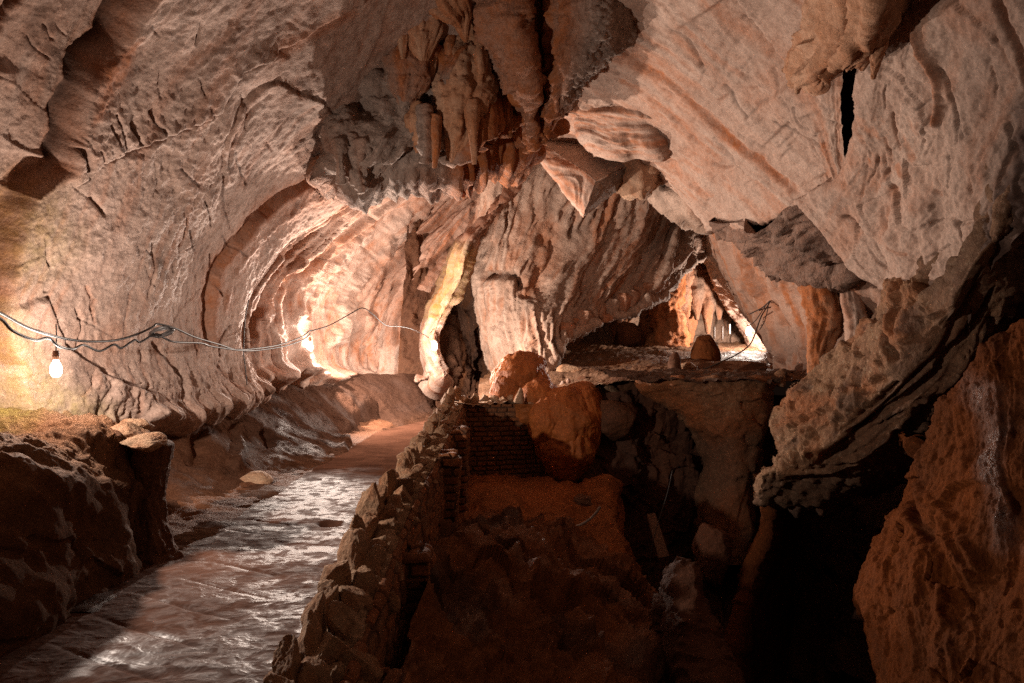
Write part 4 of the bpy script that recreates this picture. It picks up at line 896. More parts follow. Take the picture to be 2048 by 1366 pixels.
# --- the overhanging jaw on the right
def d_jaw(c):
    jm = region(c, [(1840, 550), (1870, 640), (1830, 690), (1760, 780), (1700, 860), (1640, 930), (1540, 980), (1480, 1000), (1480, 700), (1650, 690), (1740, 560)], 14)
    pm = np.maximum(region(c, [(2100, 180), (2300, 60), (2400, 760), (1960, 800), (1990, 640), (1990, 480)], 30), region(c, [(2000, 740), (1960, 820), (1840, 960), (1700, 1060), (1490, 1060), (1520, 960), (1620, 960), (1740, 900), (1860, 770)], 14))
    low = sm(.62, .8, c.u)
    st_ = (1 - jm) * (1 - pm)
    h = jm * (.10 * fbm(c.P, 1.2, 4, .5) + .05 * chip(c.P, 2.2, 4) + .03 * chip(c.P, 6, 6) + .018 * fbm(c.P * np.float32([1.6, 1, .6]), 5, 4, .6, ridged=True)) + pm * (pop(c, 7, .09, 7) - .05) + .10 * fbm(c.P, .9, 3, seed=4.)
    h += bands(c, 3.4, .34, 52., fv=.06, wt=st_ * sm(.12, .3, c.u), orange=.25, dark=.55) + st_ * .02 * fbm(c.P, 6, 4)
    c.A[:, 0] = np.maximum(c.A[:, 0], .5 * jm * sm(-.2, .5, fbm(c.P, 1.4, 4)))
    c.A[:, 1] = np.maximum(c.A[:, 1], .6 * jm * sm(.15, .6, fbm(c.P, 2.3, 5, .6, seed=4.))); c.A[:, 1] = np.maximum(c.A[:, 1], np.maximum(.5 * st_, .62 * pm))
    return h
body('overhanging_rock', 'speckled jaw of layered rock overhanging the dark pit on the right', 'rock formation', [
 [(2300,40,6.4),(2030,200,6.6),(1925,400,7.05),(1850,545,7.5),(1790,570,7.8),(1735,640,8.3),(1650,725,8.9),(1588,785,9.3)],
 [(2320,150,5.5),(2070,290,5.75),(1968,480,6.15),(1885,610,6.65),(1815,680,7.1),(1735,750,7.7),(1640,810,8.3),(1562,850,8.8)],
 [(2340,290,5.5),(2100,400,5.8),(2000,560,6.25),(1925,670,6.75),(1845,770,7.2),(1760,845,7.7),(1660,900,8.2),(1566,915,8.6)],
 [(2360,430,5.8),(2110,510,6.15),(2022,630,6.6),(1950,735,7.1),(1878,825,7.55),(1800,895,7.95),(1705,945,8.35),(1525,952,8.7)],
 [(2380,560,6.3),(2120,610,6.7),(2042,695,7.1),(1975,790,7.6),(1905,880,8.05),(1830,940,8.4),(1740,980,8.7),(1530,1000,8.9)]], M['jaw'], d_jaw,
 [dict(p=[(1960,560),(1880,690),(1790,790),(1690,880),(1640,920)], w=5, g=-.12, k=.6, wob=.6), dict(p=[(1990,620),(1920,730),(1830,840),(1740,910)], w=6, g=-.14, k=.7, wob=.6), dict(p=[(1735,640),(1760,620),(1790,650),(1800,720)], w=10, g=-.14, k=.5), dict(p=[(1790,570),(1800,620),(1810,690)], w=8, g=.12), dict(p=[(1700,770),(1740,700)], w=10, g=-.1, k=.4), dict(p=[(1600,905),(1660,885),(1700,870)], w=10, g=.10, st=.06, sw=30)],
 {'R': (1.6, 24), 'B': (1.4, 30), 'L': (.6, 20)})
def d_fin(c):
    c.A[:, 0] = .5 * sm(-.2, .4, fbm(c.P, 1.4, 4)); c.A[:, 1] = .5 * sm(.1, .6, c.u); return rough(c, .07, 1.5, 5, 8.) + .05 * flute(c, 3, 1, .2, 5.)  # darkens away from the lit left edge, pit shade put into the colour
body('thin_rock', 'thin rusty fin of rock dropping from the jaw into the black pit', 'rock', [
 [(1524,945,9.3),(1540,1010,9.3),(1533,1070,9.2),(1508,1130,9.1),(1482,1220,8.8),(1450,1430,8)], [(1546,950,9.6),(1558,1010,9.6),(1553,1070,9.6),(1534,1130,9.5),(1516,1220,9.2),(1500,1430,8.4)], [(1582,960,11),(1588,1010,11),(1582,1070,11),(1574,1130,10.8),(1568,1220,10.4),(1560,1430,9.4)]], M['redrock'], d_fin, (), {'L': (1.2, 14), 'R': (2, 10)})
for i, (x, y, l) in enumerate([(1640,985,45),(1690,975,30),(1590,1000,35)]):
    stal(['longest stubby drip under the jaw','short stubby drip under the jaw near the strata','stubby drip under the jaw close to the thin tapering one'][i], [(x,y-25,9),(x,y+l*.4,9),(x+3,y+l,9)], [17,10,2], 'dark', 7, .15, .02, seed=42.+i, orange=0, group='drips below the jaw')

# --- big orange rock at lower right
def d_or(c):
    q = np.stack([c.U*1.5, c.V*.45, 0*c.U], 1).astype(np.float32)
    h = .05 * fbm(q, .9, 5, .5, ridged=True) + .035 * chip(c.P, 1.7, 5) + .012 * chip(c.P, 7, 8) + .014 * fbm(c.P, 9, 3, .6) + .20 * fbm(c.P, .7, 3) + .03 * fbm(q * np.float32([3, 3, 1]), 2, 4, .6) - .16
    c.A[:, 0] = .8 * sm(-.4, .4, fbm(q, 1, 4, seed=4.)); c.A[:, 1] = .35 * sm(.2, .7, fbm(c.P, 1.2, 5, seed=8.))
    c.A[:, 3] = region(c, [(1920,740),(1990,760),(1980,960),(2000,1080),(1950,1080),(1935,900)], 25) * (.5 + .5 * sm(-.2, .3, fbm(c.P, 2.5, 3)))
    return h
def d_vein(c): return 0
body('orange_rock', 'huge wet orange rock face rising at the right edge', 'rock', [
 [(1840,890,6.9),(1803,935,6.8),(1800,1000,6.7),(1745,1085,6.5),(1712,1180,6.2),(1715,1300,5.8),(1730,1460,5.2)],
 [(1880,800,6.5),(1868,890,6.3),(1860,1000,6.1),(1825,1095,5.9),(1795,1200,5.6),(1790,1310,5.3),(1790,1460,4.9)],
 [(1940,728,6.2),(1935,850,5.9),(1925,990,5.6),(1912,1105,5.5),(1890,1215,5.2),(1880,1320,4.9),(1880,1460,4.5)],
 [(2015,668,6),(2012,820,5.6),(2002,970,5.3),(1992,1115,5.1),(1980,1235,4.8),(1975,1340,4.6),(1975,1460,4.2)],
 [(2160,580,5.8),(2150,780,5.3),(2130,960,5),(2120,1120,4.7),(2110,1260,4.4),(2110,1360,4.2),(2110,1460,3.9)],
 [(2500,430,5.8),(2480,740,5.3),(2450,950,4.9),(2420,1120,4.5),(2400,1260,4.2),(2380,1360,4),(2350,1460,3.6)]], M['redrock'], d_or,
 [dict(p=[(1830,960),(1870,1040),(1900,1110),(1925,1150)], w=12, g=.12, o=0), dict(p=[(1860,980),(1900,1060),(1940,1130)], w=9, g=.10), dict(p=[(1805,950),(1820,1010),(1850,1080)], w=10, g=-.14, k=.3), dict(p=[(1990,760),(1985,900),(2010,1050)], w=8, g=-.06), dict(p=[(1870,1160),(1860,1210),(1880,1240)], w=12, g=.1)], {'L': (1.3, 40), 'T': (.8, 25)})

# --- block ledge in the middle distance
def d_blk(c):
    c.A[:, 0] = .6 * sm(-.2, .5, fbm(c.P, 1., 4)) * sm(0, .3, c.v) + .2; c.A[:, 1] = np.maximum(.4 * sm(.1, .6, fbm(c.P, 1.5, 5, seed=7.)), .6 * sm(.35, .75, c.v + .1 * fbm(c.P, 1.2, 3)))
    return rough(c, .09, 1., 6, 71., .5) + .05 * flute(c, 2.2, 1, .2, 6.) * sm(.4, 0, c.v)
body('rock_block', 'square red-brown rock block with a flat top between pit and far passage', 'rock', [
 [(1285,768,12.6),(1345,800,12.8),(1388,845,12.8),(1415,900,12.7),(1402,1000,12.4),(1392,1130,12)], [(1350,764,12.1),(1385,800,12.1),(1415,850,12.1),(1440,905,12.1),(1432,1000,11.9),(1420,1130,11.5)],
 [(1440,764,11.8),(1452,805,11.8),(1465,855,11.8),(1475,910,11.8),(1472,1000,11.6),(1465,1130,11.3)], [(1545,760,12),(1535,800,12),(1525,855,12),(1516,905,12),(1508,1000,11.8),(1500,1130,11.4)]], M['jaw'], d_blk, [dict(p=[(1290,775),(1345,805),(1390,850),(1415,905)], w=9, g=.12, full=1)], {'L': (1.2, 30), 'R': (2, 30), 'T': (.9, 25)})
body('ledge_top', 'thin dark broken crust along the flat top of the square block', 'rock', [
 [(1200,752,12.6),(1290,748,12.9),(1360,745,13.4)], [(1260,762,12.2),(1340,757,12.5),(1420,750,13.2)], [(1360,764,11.8),(1430,758,12.2),(1490,748,13.2)], [(1470,764,11.6),(1510,757,12.1),(1550,748,13)], [(1560,762,11.7),(1570,756,12.2),(1590,748,13)]], M['dark'], lambda c: rough(c, .09, 2.0, 5, 81.) + .01, (), {'L': (.4, 10)})

# --- left ledge under the mossy wall, with the clay boulder
def d_led(c):
    h = .22 * fbm(c.P, .9, 4, .55, seed=11.) + .07 * fbm(c.P, 2.3, 3, .5, seed=31.) + .03 * chip(c.P, 2.2, 3) + .015 * fbm(c.P, 6, 4, .6) + .05 * fbm(c.P * np.float32([1, 2.4, 1]), 2.2, 4, .55, ridged=True) * sm(.5, .6, c.v)
    c.A[:, 0] = .45 * sm(-.2, .5, fbm(c.P, .9, 3)); c.A[:, 1] = .4 * sm(.1, .6, fbm(c.P, 1.4, 5, seed=7.)); c.A[:, 2] = .55 * sm(.76, .95, c.v) * sm(4.6, 5.4, c.P[:, 1]); c.A[:, 1] = np.maximum(c.A[:, 1], .7 * sm(.56, .40, c.v + .08 * fbm(c.P, 1.2, 3)))  # face darkens towards its foot, the ledge's shade put into the colour
    return h
ys = [1.0, 2.2, 3.2, 4.0, 4.7, 5.3, 5.8, 6.2, 6.5]
sx = [-.14, -.18, -.22, -.15, -.26, -.18, -.32, -.48, -1.05]
zs = [1.0, .97, 1.0, .95, 1.02, .97, 1.0, .95, .55]
rows = []
for y, q, z in zip(ys, sx, zs):
    rows.append([(-2.62+q, y, -.3), (-2.75+q, y, .06), (-2.83+q, y, .30*z), (-2.87+q, y, .56*z), (-3.0+q, y, .77*z), (-3.3+q*.7, y, .86*z), (-3.75+q*.4, y+.05, .93*z), (-4.2, y+.1, .98*z+.02), (-5.1, y+.2, 1.3)])
tag(gridmesh('rock_ledge', np.array(rows), 460, 360, M['ledge'], d_led), 'low brown clay ledge below the mossy wall at lower left', 'rock')
def arock(name, label, px, py, d, size, mat='brown', seed=0, cat='rock', group=None, **kw):
    o = rock(name, P(px, py, d), size, M[mat], seed, **kw); return tag(o, label, cat, group)
arock('boulder', 'rounded lit boulder on the clay ledge near its far end', 250, 870, 6.1, (.24,.22,.13), 'stone', 3, group='loose rocks on the clay ledge')
arock('boulder', 'flat tan rock on the ledge rim in front of the rounded one', 288, 885, 5.9, (.22,.2,.10), 'stone', 4, group='loose rocks on the clay ledge')
arock('boulder', 'small broken rock on the ledge behind the rounded one', 272, 848, 6.3, (.16,.12,.07), 'stone', 5, group='loose rocks on the clay ledge')
arock('boulder', 'low crumbly rock on the ledge under the mossy hollow', 190, 872, 5.8, (.2,.16,.07), 'brown', 6, group='loose rocks on the clay ledge')
stal('dark worn rock fin standing at the end of the clay ledge', [(318,880,6.0),(296,930,6.0),(290,1000,5.95),(300,1060,5.8),(318,1150,5.6)], [22,30,28,30,44], 'brown', 9, .12, seed=51., orange=.15, name='rock_fin', group='worn rocks by the walkway')['category'] = 'rock'
arock('boulder', 'angular tan boulder lying by the walkway at the wall foot', 512, 968, 8.6, (.22,.2,.16), 'stone', 8, planes=9, rough=.03)
arock('boulder', 'small dark rock tucked right of the angular tan boulder', 545, 972, 8.7, (.10,.12,.09), 'brown', 9, planes=9, rough=.03)
# --- dry stone and brick retaining wall along the walkway
wy = np.array([2.0, 3.0, 4.0, 6.0, 8.0, 10.0, 12.4]); wx_ = np.array([-.94, -1.0, -1.04, -1.08, -1.06, -1.05, -1.05]); wz = np.array([-.06, -.02, .06, .27, .42, .56, .72])
wlow = np.array([-2.8, -2.6, -2.2, -1.4, -.9, -.7, -.6])
wall = empty('retaining_wall', 'retaining wall of bricks topped with jagged stones beside the walkway', 'wall', (-1.1, 7, 0))
wo = np.array([-1.1, 7, 0])
def d_brick(hh=.085, ww=.26, amp=.030, seed=0):
    def f(c, U=None, V=None):
        U = c.U + .02 * perlin(c.P * 2.); V = c.V + .022 * perlin(c.P * 1.4 + 9.) + .012 * perlin(c.P * 5)
        r = np.floor(V / hh); ro = _off[(r.astype(int) * 7 + seed) & 255][:, 0]
        uu = U / ww * (0.8 + .5 * ro) + ro * 3.1; k = np.floor(uu); fu = (uu - k); fv = V / hh - r
        rnd = _off[_hash(k.astype(int), r.astype(int), np.full(len(r), seed, int))]
        e = np.minimum(np.minimum(fu, 1 - fu) * ww / .025, np.minimum(fv, 1 - fv) * hh / .018); b = sm(.15, 1.0, e)
        c.A[:, 1] = np.clip(.55 * (1 - b) + .25 * rnd[:, 1], 0, 1); c.A[:, 0] = .75 * rnd[:, 2] * b
        return amp * b * (.35 + .9 * rnd[:, 0]) + .012 * fbm(c.P, 8, 3) * b + .03 * fbm(c.P, 1.2, 3)
    return f
def wcol(y, dx, z): return (float(np.interp(y, wy, wx_)) + dx, y, z)
rows = []
for y in np.linspace(2.0, 12.35, 14):
    zt = float(np.interp(y, wy, wz)); zl = float(np.interp(y, wy, wlow)); rows.append([wcol(y, .14, zt - .04), wcol(y, .20, zt - .16), wcol(y, .24, zt * .5 + zl * .5), wcol(y, .28, zl - .5)])
gridmesh('brick_face', np.array(rows), 900, 200, M['brick'], d_brick(), wall, wo)
rows = [[wcol(y, -.17, -.3), wcol(y, -.15, .0), wcol(y, -.11, float(np.interp(y, wy, wz)) - .10), wcol(y, .0, float(np.interp(y, wy, wz)) - .03), wcol(y, .16, float(np.interp(y, wy, wz)) - .06)] for y in np.linspace(2.0, 12.4, 14)]
gridmesh('path_side', np.array(rows), 700, 90, M['stone'], lambda c: rough(c, .07, 3.0, 5, 3.), wall, wo)
def d_end(c):
    return d_brick(.088, .24, .035, 5)(c)
rows = [[(x, 12.35 + .25 * (x + .9), z) for z in (.74, .3, -.2, -.7, -1.1)] for x in (-1.0, -.7, -.3, .1, .5)]
rows = [[(q[0], q[1], q[2]) for q in r] for r in rows]
gridmesh('end_face', np.array(rows), 170, 190, M['brick'], d_end, wall, wo)
gridmesh('end_back', np.array([[(x, y, .72 + .02*x) for y in (12.3, 12.6, 12.95)] for x in (-1.2, -.3, .55)]), 60, 30, M['stone'], lambda c: rough(c, .06, 3.0, 5, 3.), wall, wo)
for i, (y, zt, zl, wd, dp) in enumerate([(9.9, .50, -1.1, .34, .20), (8.3, .38, -1.2, .34, .20), (5.6, .02, -1.9, .36, .22), (3.9, -.25, -2.3, .4, .24)]):
    x0 = float(np.interp(y, wy, wx_)) + .18
    ring = [(x0, y + wd/2), (x0 + dp, y + wd/2 - .02), (x0 + dp, y - wd/2 + .02), (x0, y - wd/2)]
    pts = []
    for a, b in zip(ring, ring[1:]):
        for t in np.linspace(0, 1, 4)[:-1]: pts.append((a[0]+(b[0]-a[0])*t, a[1]+(b[1]-a[1])*t))
    pts.append(ring[-1])
    rows = [[(q[0], q[1], zl + (zt - zl) * t) for t in np.linspace(0, 1, 5)] + [(x0 + (q[0]-x0)*.1, y + (q[1]-y)*.4, zt + .02)] for q in pts]
    gridmesh('pillar', np.array(rows), 100, 260, M['brick'], d_brick(.10, .32, .035, 11 + i), wall, wo)
rg = random.Random(5); n = 0
y = 2.55
while y < 12.4:
    zt = float(np.interp(y, wy, wz)); big = (1.0 if y < 7 else .8)
    for side in (-1, 1):
        if side == 1 and rg.random() < .25: continue
        hgt = rg.uniform(.11, .21) * big * (1.1 if side < 0 else .8); 
        rock('capstone', np.array(wcol(y + rg.uniform(-.06, .06), side * rg.uniform(.03, .09) - .03, zt + hgt * .45 - (.05 if side > 0 else 0))) - wo, (rg.uniform(.085, .13) * big, rg.uniform(.11, .18) * big, hgt * .92), M['stone'], 200 + n, 5, 12, rg.uniform(0, 6), .09, wall, taper=rg.uniform(.0, .35), lean=(rg.uniform(-.35, .2), rg.uniform(-.3, .3)), cut=(.42, .92)); n += 1
        if side == 1 and rg.random() < .4:
            rock('capstone', np.array(wcol(y + rg.uniform(-.1, .1), .12 + rg.uniform(0, .04), zt - rg.uniform(.08, .22))) - wo, (rg.uniform(.06, .1) * big, rg.uniform(.11, .18) * big, rg.uniform(.07, .12) * big), M['stone'], 400 + n, 5, 12, rg.uniform(0, 6), .09, wall, cut=(.42, .92)); n += 1
    y += rg.uniform(.26, .36) * (1.0 if y < 7 else .9)
for x in np.arange(-.85, .35, .17):
    rock('capstone', np.array((x, 12.45 + .25 * (x + .9), .78 + rg.uniform(-.02, .05))) - wo, (rg.uniform(.07, .11), .12, rg.uniform(.06, .13)), M['stone'], 600 + n, 4, 9, rg.uniform(0, 6), .07, wall, taper=rg.uniform(0, .5), cut=(.42, .92)); n += 1
for x, y, z, h_ in [(-1.08, 12.2, .9, .14), (-1.12, 11.6, .86, .14), (-1.0, 12.5, .92, .12)]:
    rock('capstone', np.array((x, y, z)) - wo, (.11, .11, h_), M['stone'], 700 + n, 4, 8, .3, .10, wall, taper=.4, cut=(.42, .92)); n += 1

# --- orange flowstone mound at the end of the wall
fm = empty('flowstone_mound', 'lumpy orange flowstone mound at the end of the brick wall', 'rock formation', P(1090, 850, 12.8))
fo = np.array(fm.location)
def lobe(px, py, d, size, seed, low=0.0, rot=0.):
    def pf(V, A):
        q = V.astype(np.float32); th = np.arctan2(V[:, 1], V[:, 0])
        w_ = np.stack([np.cos(th) * 3, np.sin(th) * 3, V[:, 2] * 1.2], 1).astype(np.float32)
        fl_ = fbm(w_, .8, 3, .5, ridged=True, seed=seed)
        rr = np.linalg.norm(V[:, :2], axis=1)[:, None] + 1e-6
        k_ = (.06 * fl_ * min(size) * sm(.75, .2, V[:, 2] / size[2]))[:, None]
        V = V + np.concatenate([V[:, :2] / rr * k_, 0 * k_], 1) + (V / (np.linalg.norm(V, axis=1)[:, None] + 1e-6)) * (.16 * min(size) * fbm(q, 2.2, 3, seed=seed) + .012 * worley(q, 9, seed))[:, None]
        if low: 
            t = np.clip(-V[:, 2] / size[2], 0, 1)[:, None]; V[:, :2] *= 1 - low * t
        A[:] = 0; A[:, 1] = np.clip(.35 * fbm(q, 2, 3, seed=seed + 4.) + .1, 0, .5); A[:, 3] = .08
        return V, A
    rock('lobe', np.array(P(px, py, d)) - fo, size, M['orange'], seed, 6, 0, rot, .05, fm, pfun=pf)
lobe(1042, 772, 13.3, (.54, .5, .66), 1); lobe(1018, 790, 13.0, (.34, .3, .42), 2); lobe(1052, 728, 13.4, (.36, .34, .24), 7)
lobe(1075, 805, 12.8, (.44, .42, .46), 3); lobe(1128, 845, 12.5, (.58, .5, .60), 4); lobe(1130, 900, 12.4, (.50, .45, .66), 5, .4); lobe(1172, 850, 12.6, (.30, .4, .62), 6, .3); lobe(1092, 850, 12.3, (.30, .3, .50), 8, .3); lobe(1165, 800, 13.0, (.36, .4, .34), 9)

# --- rocks beyond the mound and in the pit
arock('boulder', 'dark broad boulder right of the flowstone mound', 1215, 838, 12.8, (.62,.5,.40), 'brown', 21, planes=8)
body('upright_rock', 'upright pale-edged rock blade leaning beside the dark broad boulder', 'rock', [
 [(1196,770,13.4),(1205,790,13.4),(1215,812,13.3),(1240,832,13.3)], [(1206,768,13.1),(1222,786,13.1),(1240,806,13.1),(1252,830,13.2)], [(1225,772,13.3),(1240,785,13.3),(1252,802,13.3),(1258,828,13.3)]], M['stone'], lambda c: rough(c, .05, 2, 4, 3.), (), {'L': (.4, 6), 'R': (.4, 6), 'T': (.3, 5)})
arock('boulder', 'jagged dark rock heap left of the square block', 1245, 785, 13.6, (.55,.45,.42), 'brown', 22, planes=14, rough=.14)
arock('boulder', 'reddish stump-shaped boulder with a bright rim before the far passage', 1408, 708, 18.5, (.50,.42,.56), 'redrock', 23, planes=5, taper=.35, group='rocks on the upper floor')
arock('boulder', 'low reddish rock at the foot of the curtain wall', 1142, 740, 16.5, (.34,.3,.16), 'stone', 24, group='rocks on the upper floor')
arock('boulder', 'small grey rock on the upper floor right of the low reddish one', 1165, 758, 15, (.14,.14,.09), 'brown', 25, group='rocks on the upper floor')
arock('boulder', 'dark pointed rock heap in the far chamber left of the orange columns', 1258, 678, 24, (1.0,.8,.75), 'brown', 26, taper=.5, group='rocks on the upper floor')
arock('boulder', 'tan rock on the block edge right of the little post', 1375, 735, 14, (.20,.2,.16), 'stone', 27, group='rocks on the upper floor')
arock('boulder', 'long dark slab of rock lying across the back of the block top', 1470, 735, 14, (.75,.4,.14), 'brown', 28, planes=9, group='rocks on the upper floor')
stal('little grey stalagmite post at the edge of the block top', [(1352,704,13.6),(1351,718,13.6),(1350,735,13.6),(1350,756,13.6)], [3,9,10,11,13], 'brown', 6, .15, seed=61., name='stalagmite', group='stalagmites on the upper floor', orange=.2)
stal('twin white stalagmite stub, the taller right one', [(1137,757,14.6),(1137,768,14.6),(1136,780,14.6)], [2,5,6,7], 'pale', 5, .15, seed=62., name='stalagmite', group='stalagmites on the upper floor', orange=0)
stal('twin white stalagmite stub, the shorter left one', [(1126,762,14.6),(1127,771,14.6),(1126,782,14.6)], [2,5,7,8], 'pale', 5, .15, seed=63., name='stalagmite', group='stalagmites on the upper floor', orange=0)
stal('pointed rock tooth at the right corner of the block top', [(1564,738,12.2),(1560,752,12.2),(1554,772,12.2)], [2,7,10,12], 'stone', 5, .15, seed=64., name='stalagmite', group='stalagmites on the upper floor', orange=0)
stal('small stone spike on top of the brick wall end', [(1042,776,12.3),(1041,788,12.3),(1038,806,12.3)], [2,4,6,8], 'stone', 5, .15, seed=65., name='stalagmite', group='stalagmites on the upper floor', orange=.3)
stal('tall orange stalagmite column in the middle of the far chamber', [(1345,470,24.5),(1342,540,24.3),(1334,610,24.2),(1338,660,24),(1336,712,24)], [10,20,22,20,26,30], 'drip', 9, .2, seed=71., name='cave_column', group='columns of the far chamber', orange=.95)
stal('grey-brown column just right of the tall orange one', [(1362,480,24.8),(1360,560,24.6),(1355,640,24.6),(1354,712,24.4)], [14,16,15,12,14], 'curtain', 8, .22, seed=72., name='cave_column', group='columns of the far chamber', orange=.6)
stal('short dark column left of the tall orange one', [(1300,560,25.5),(1302,630,25.4),(1300,690,25)], [10,17,15,20], 'drip', 8, .22, seed=73., name='cave_column', group='columns of the far chamber', orange=.5)
for i, (x, y0, y1, r) in enumerate([(1392,520,640,12),(1414,500,668,11),(1378,560,690,11),(1436,540,640,10),(1320,520,600,12),(1350,470,560,15),(1384,450,540,12),(1302,560,625,9),(1455,560,660,9)]):
    stal(['broad hanging stone spear in the far chamber','tall hanging stone spear in the far chamber near the bright strip','lowest hanging stone spear beside the grey-brown column','stubby hanging stone spear nearest the bright strip','grey spear hanging over the far chamber mouth on the left','orange spear hanging in the middle of the far chamber mouth','tan spear hanging on the right of the far chamber mouth','thin spear at the far left of the chamber mouth','thin spear close to the farthest bulb'][i], [(x-4,y0,25.2 + .3*i),(x,(y0+y1)/2,25 + .3*i),(x+2,y1,25 + .3*i)], [r,r*1.1,r*.8,2], 'strata', 8, .3, seed=80.+i, orange=[.2,.2,.5,.2,.3,.9,.5,.4,.2][i], group='stone spears of the far chamber')
ra = random.Random(21)
for i, (x, y, d) in enumerate([(1128,680,17.4),(1146,668,17.6),(1163,655,17.7),(1182,646,17.9),(1200,636,18.1),(1220,630,18.2),(1240,621,18.4),(1258,613,18.5),(1276,605,18.7),(1292,597,18.8),(1306,586,19),(1318,570,19.2),(1336,545,19.4),(1352,525,19.8)]):
    l = ra.uniform(14, 32); r = ra.uniform(6, 11)
    stal('short ragged drip along the lower rim of the arch before the far chamber', [(x + 3, y - 24, d + .1), (x + 1, y - 6, d), (x - 2, y + l * .75, d + .1)], [r * 1.5, r, 2], 'curtain', 7, .3, seed=130. + i, orange=ra.uniform(.1, .6), group='drips along the arch of the far chamber')
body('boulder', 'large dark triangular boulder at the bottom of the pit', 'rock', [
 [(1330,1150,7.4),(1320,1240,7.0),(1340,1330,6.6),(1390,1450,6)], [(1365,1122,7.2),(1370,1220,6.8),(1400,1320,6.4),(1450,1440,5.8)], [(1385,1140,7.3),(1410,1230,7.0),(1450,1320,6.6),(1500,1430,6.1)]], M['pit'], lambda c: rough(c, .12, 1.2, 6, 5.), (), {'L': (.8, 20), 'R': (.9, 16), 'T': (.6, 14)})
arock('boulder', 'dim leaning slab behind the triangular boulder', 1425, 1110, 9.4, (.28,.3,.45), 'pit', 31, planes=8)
arock('boulder', 'striped dark rock under the flowstone mound', 1160, 1005, 11.6, (.42,.35,.22), 'dark', 32, planes=9, rough=.1)
for i, (x, y, d, s_) in enumerate([(1012,1030,9.9,.05),(985,1022,10,.05),(962,1058,9.2,.09)]):
    arock('pebble', ['pale chip of stone on the clay slope above the pipe','dull chip of stone at the foot of the brick pillar','pale rubble lump left of the grey pipe end'][i], x, y, d, (s_*1.3, s_, s_*.6), 'stone', 40 + i, sub=4, group='chips of stone on the clay slope')

# ------------------------------------------------------------------ cables, pipe, posts
def cable(label, pts, r=.011, name='electric_cable', group='cables strung along the cave', mat='cable', cat='cable', seg=8):
    return tag(tube(name, [P(*q) for q in pts], r, M[mat], seg, None, len(pts) * 8), label, cat, group)
cable('upper black cable sagging from the left edge over the hanging bulb', [(-60,600,4.2),(0,626,4.6),(53,654,5.0),(105,671,5.45),(146,680,5.8),(187,683,6.1),(234,680,6.5),(275,668,6.8),(305,654,7.0),(316,648,7.1),(351,657,7.4),(389,674,7.9),(439,689,8.7),(474,699,9.3),(520,696,10.1),(560,689,10.9),(600,675,11.7),(622,660,12.1)])
cable('lower looped black cable with wavy slack under the upper one', [(-60,610,4.2),(0,637,4.6),(26,662,4.8),(70,680,5.1),(97,676,5.35),(117,692,5.5),(146,698,5.8),(167,690,6.0),(199,702,6.25),(228,689,6.45),(243,696,6.55),(269,680,6.75),(281,684,6.85),(310,668,7.05),(328,676,7.2),(351,684,7.4),(401,686,8.1),(425,693,8.5),(483,701,9.4),(520,700,10.1),(570,692,11),(605,680,11.8),(620,668,12.1)])
co_ = []
for k in range(60):
    a = k / 60 * 2 * math.pi * 5; co_.append((322 + (20 + 4*math.sin(k*.7)) * math.cos(a) + 2*math.sin(k*1.7), 664 + (7 + 3*math.sin(k*.9)) * math.sin(a) - 4*math.cos(a), 7.05 + .08*math.sin(a) + .05*math.sin(k*.5)))
tag(tube('cable_coil', [P(*q) for q in co_], .011, M['cable'], 8, None, 420), 'tangled coil of black cable at the knot between two sags', 'cable', 'cables strung along the cave')
cable('thin vertical wire pair running down the rib left of the second bay', [(497,600,10.2),(490,640,9.9),(487,700,9.6),(490,730,9.6),(494,770,9.7)], .008)
cable('thin wire from the second bay to the blade bulb', [(622,662,12.3),(660,650,12.8),(700,628,13.2),(725,616,13.3),(745,628,13.6),(771,650,14.2),(800,653,14.8),(820,657,15.2),(845,668,15.8),(866,680,16.15)], .010)
cable('dark cable hanging from the passage wall down to the block top', [(1500,628,16.5),(1525,615,15.5),(1540,602,15.1),(1534,614,15),(1522,634,14.8),(1510,668,14.6),(1499,690,14.4),(1475,708,14.2),(1446,722,14),(1408,738,13.7),(1380,742,13.6)], .014)
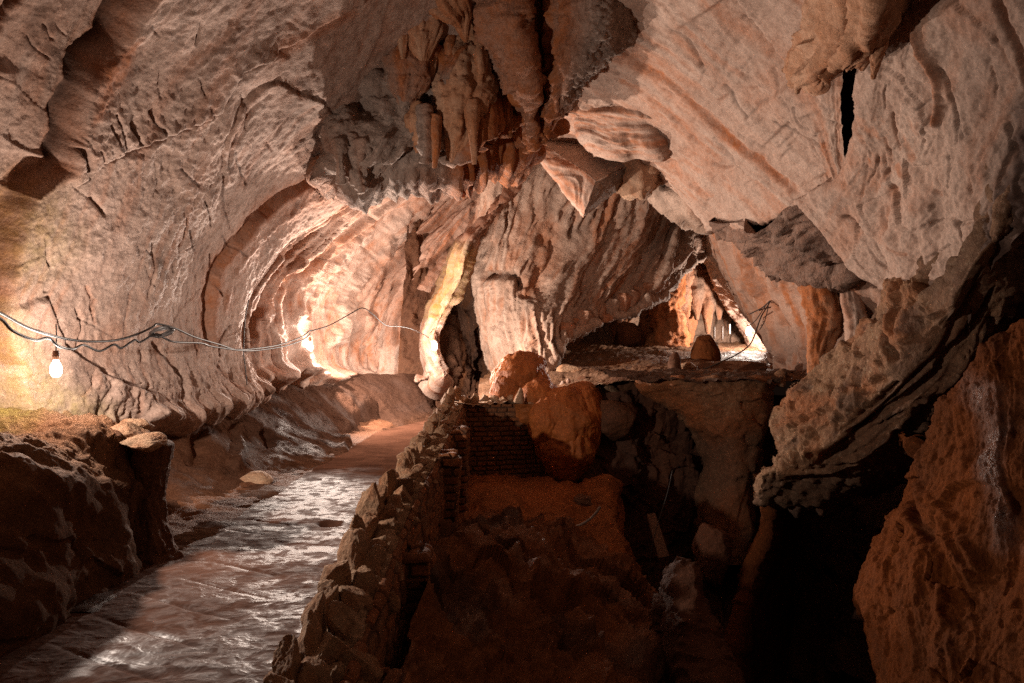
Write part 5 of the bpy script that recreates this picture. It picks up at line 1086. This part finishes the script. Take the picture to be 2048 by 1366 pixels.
cable('second strand looped beside the hanging passage cable', [(1497,652,17),(1512,640,16),(1536,606,15.1),(1530,640,14.9),(1519,660,14.8)], .010)
tag(tube('water_pipe', [P(*q) for q in [(985,1067,9.0),(1040,1063,9.15),(1090,1060,9.3),(1130,1056,9.5),(1160,1050,9.6),(1180,1038,9.6),(1193,1024,9.6),(1201,1013,9.6)]], .018, M['pipe'], 12, None, 60), 'grey bent water pipe lying across the clay slope', 'pipe')
cable('thin dark wire hanging into the pit', [(1345,940,10.5),(1335,985,10.4),(1318,1040,10.3),(1305,1090,10.2),(1296,1160,10.1)], .008)
W0 = [P(1302, 1028, 10.9), P(1328, 1116, 10.3)]
def plank(name, a, b, wd, th, mat, label, cat):
    bm = bmesh.new(); a, b = Vector(a), Vector(b); T = (b - a).normalized(); X = T.cross(Vector((0, 1, .2))).normalized(); Y = T.cross(X)
    for s0, e in ((0, a), (1, b)):
        for sx, sy in ((-1,-1),(1,-1),(1,1),(-1,1)): bm.verts.new(e + X*sx*wd/2*(1 if s0 else .8) + Y*sy*th/2)
    bm.verts.ensure_lookup_table(); v = bm.verts
    for f in ((0,1,2,3),(7,6,5,4),(0,4,5,1),(1,5,6,2),(2,6,7,3),(3,7,4,0)): bm.faces.new([v[i] for i in f])
    bmesh.ops.recalc_face_normals(bm, faces=bm.faces); bmesh.ops.bevel(bm, geom=bm.edges[:], offset=.008, segments=2, affect='EDGES')
    me = bpy.data.meshes.new(name); bm.to_mesh(me); bm.free(); me.materials.append(M[mat]); o = bpy.data.objects.new(name, me); C.objects.link(o); return tag(o, label, cat)
plank('wooden_plank', W0[0], W0[1], .17, .05, 'wood', 'weathered wooden plank leaning in the dark pit', 'plank')
for i, (x, y0, y1) in enumerate([(1428,653,670),(1444,652,674),(1459,648,660)]):
    d = 22 + i * .8
    po = tube('pvc_post', [P(x, y0, d), P(x, (y0+y1)/2, d), P(x, y1+8, d)], .035, M['pvc'], 12, None, 8)
    tag(po, ['leftmost white plastic post on the far floor','middle white plastic post, the tallest of three on the far floor','short white plastic post nearest the farthest bulb'][i], 'post', 'white posts on the far floor')
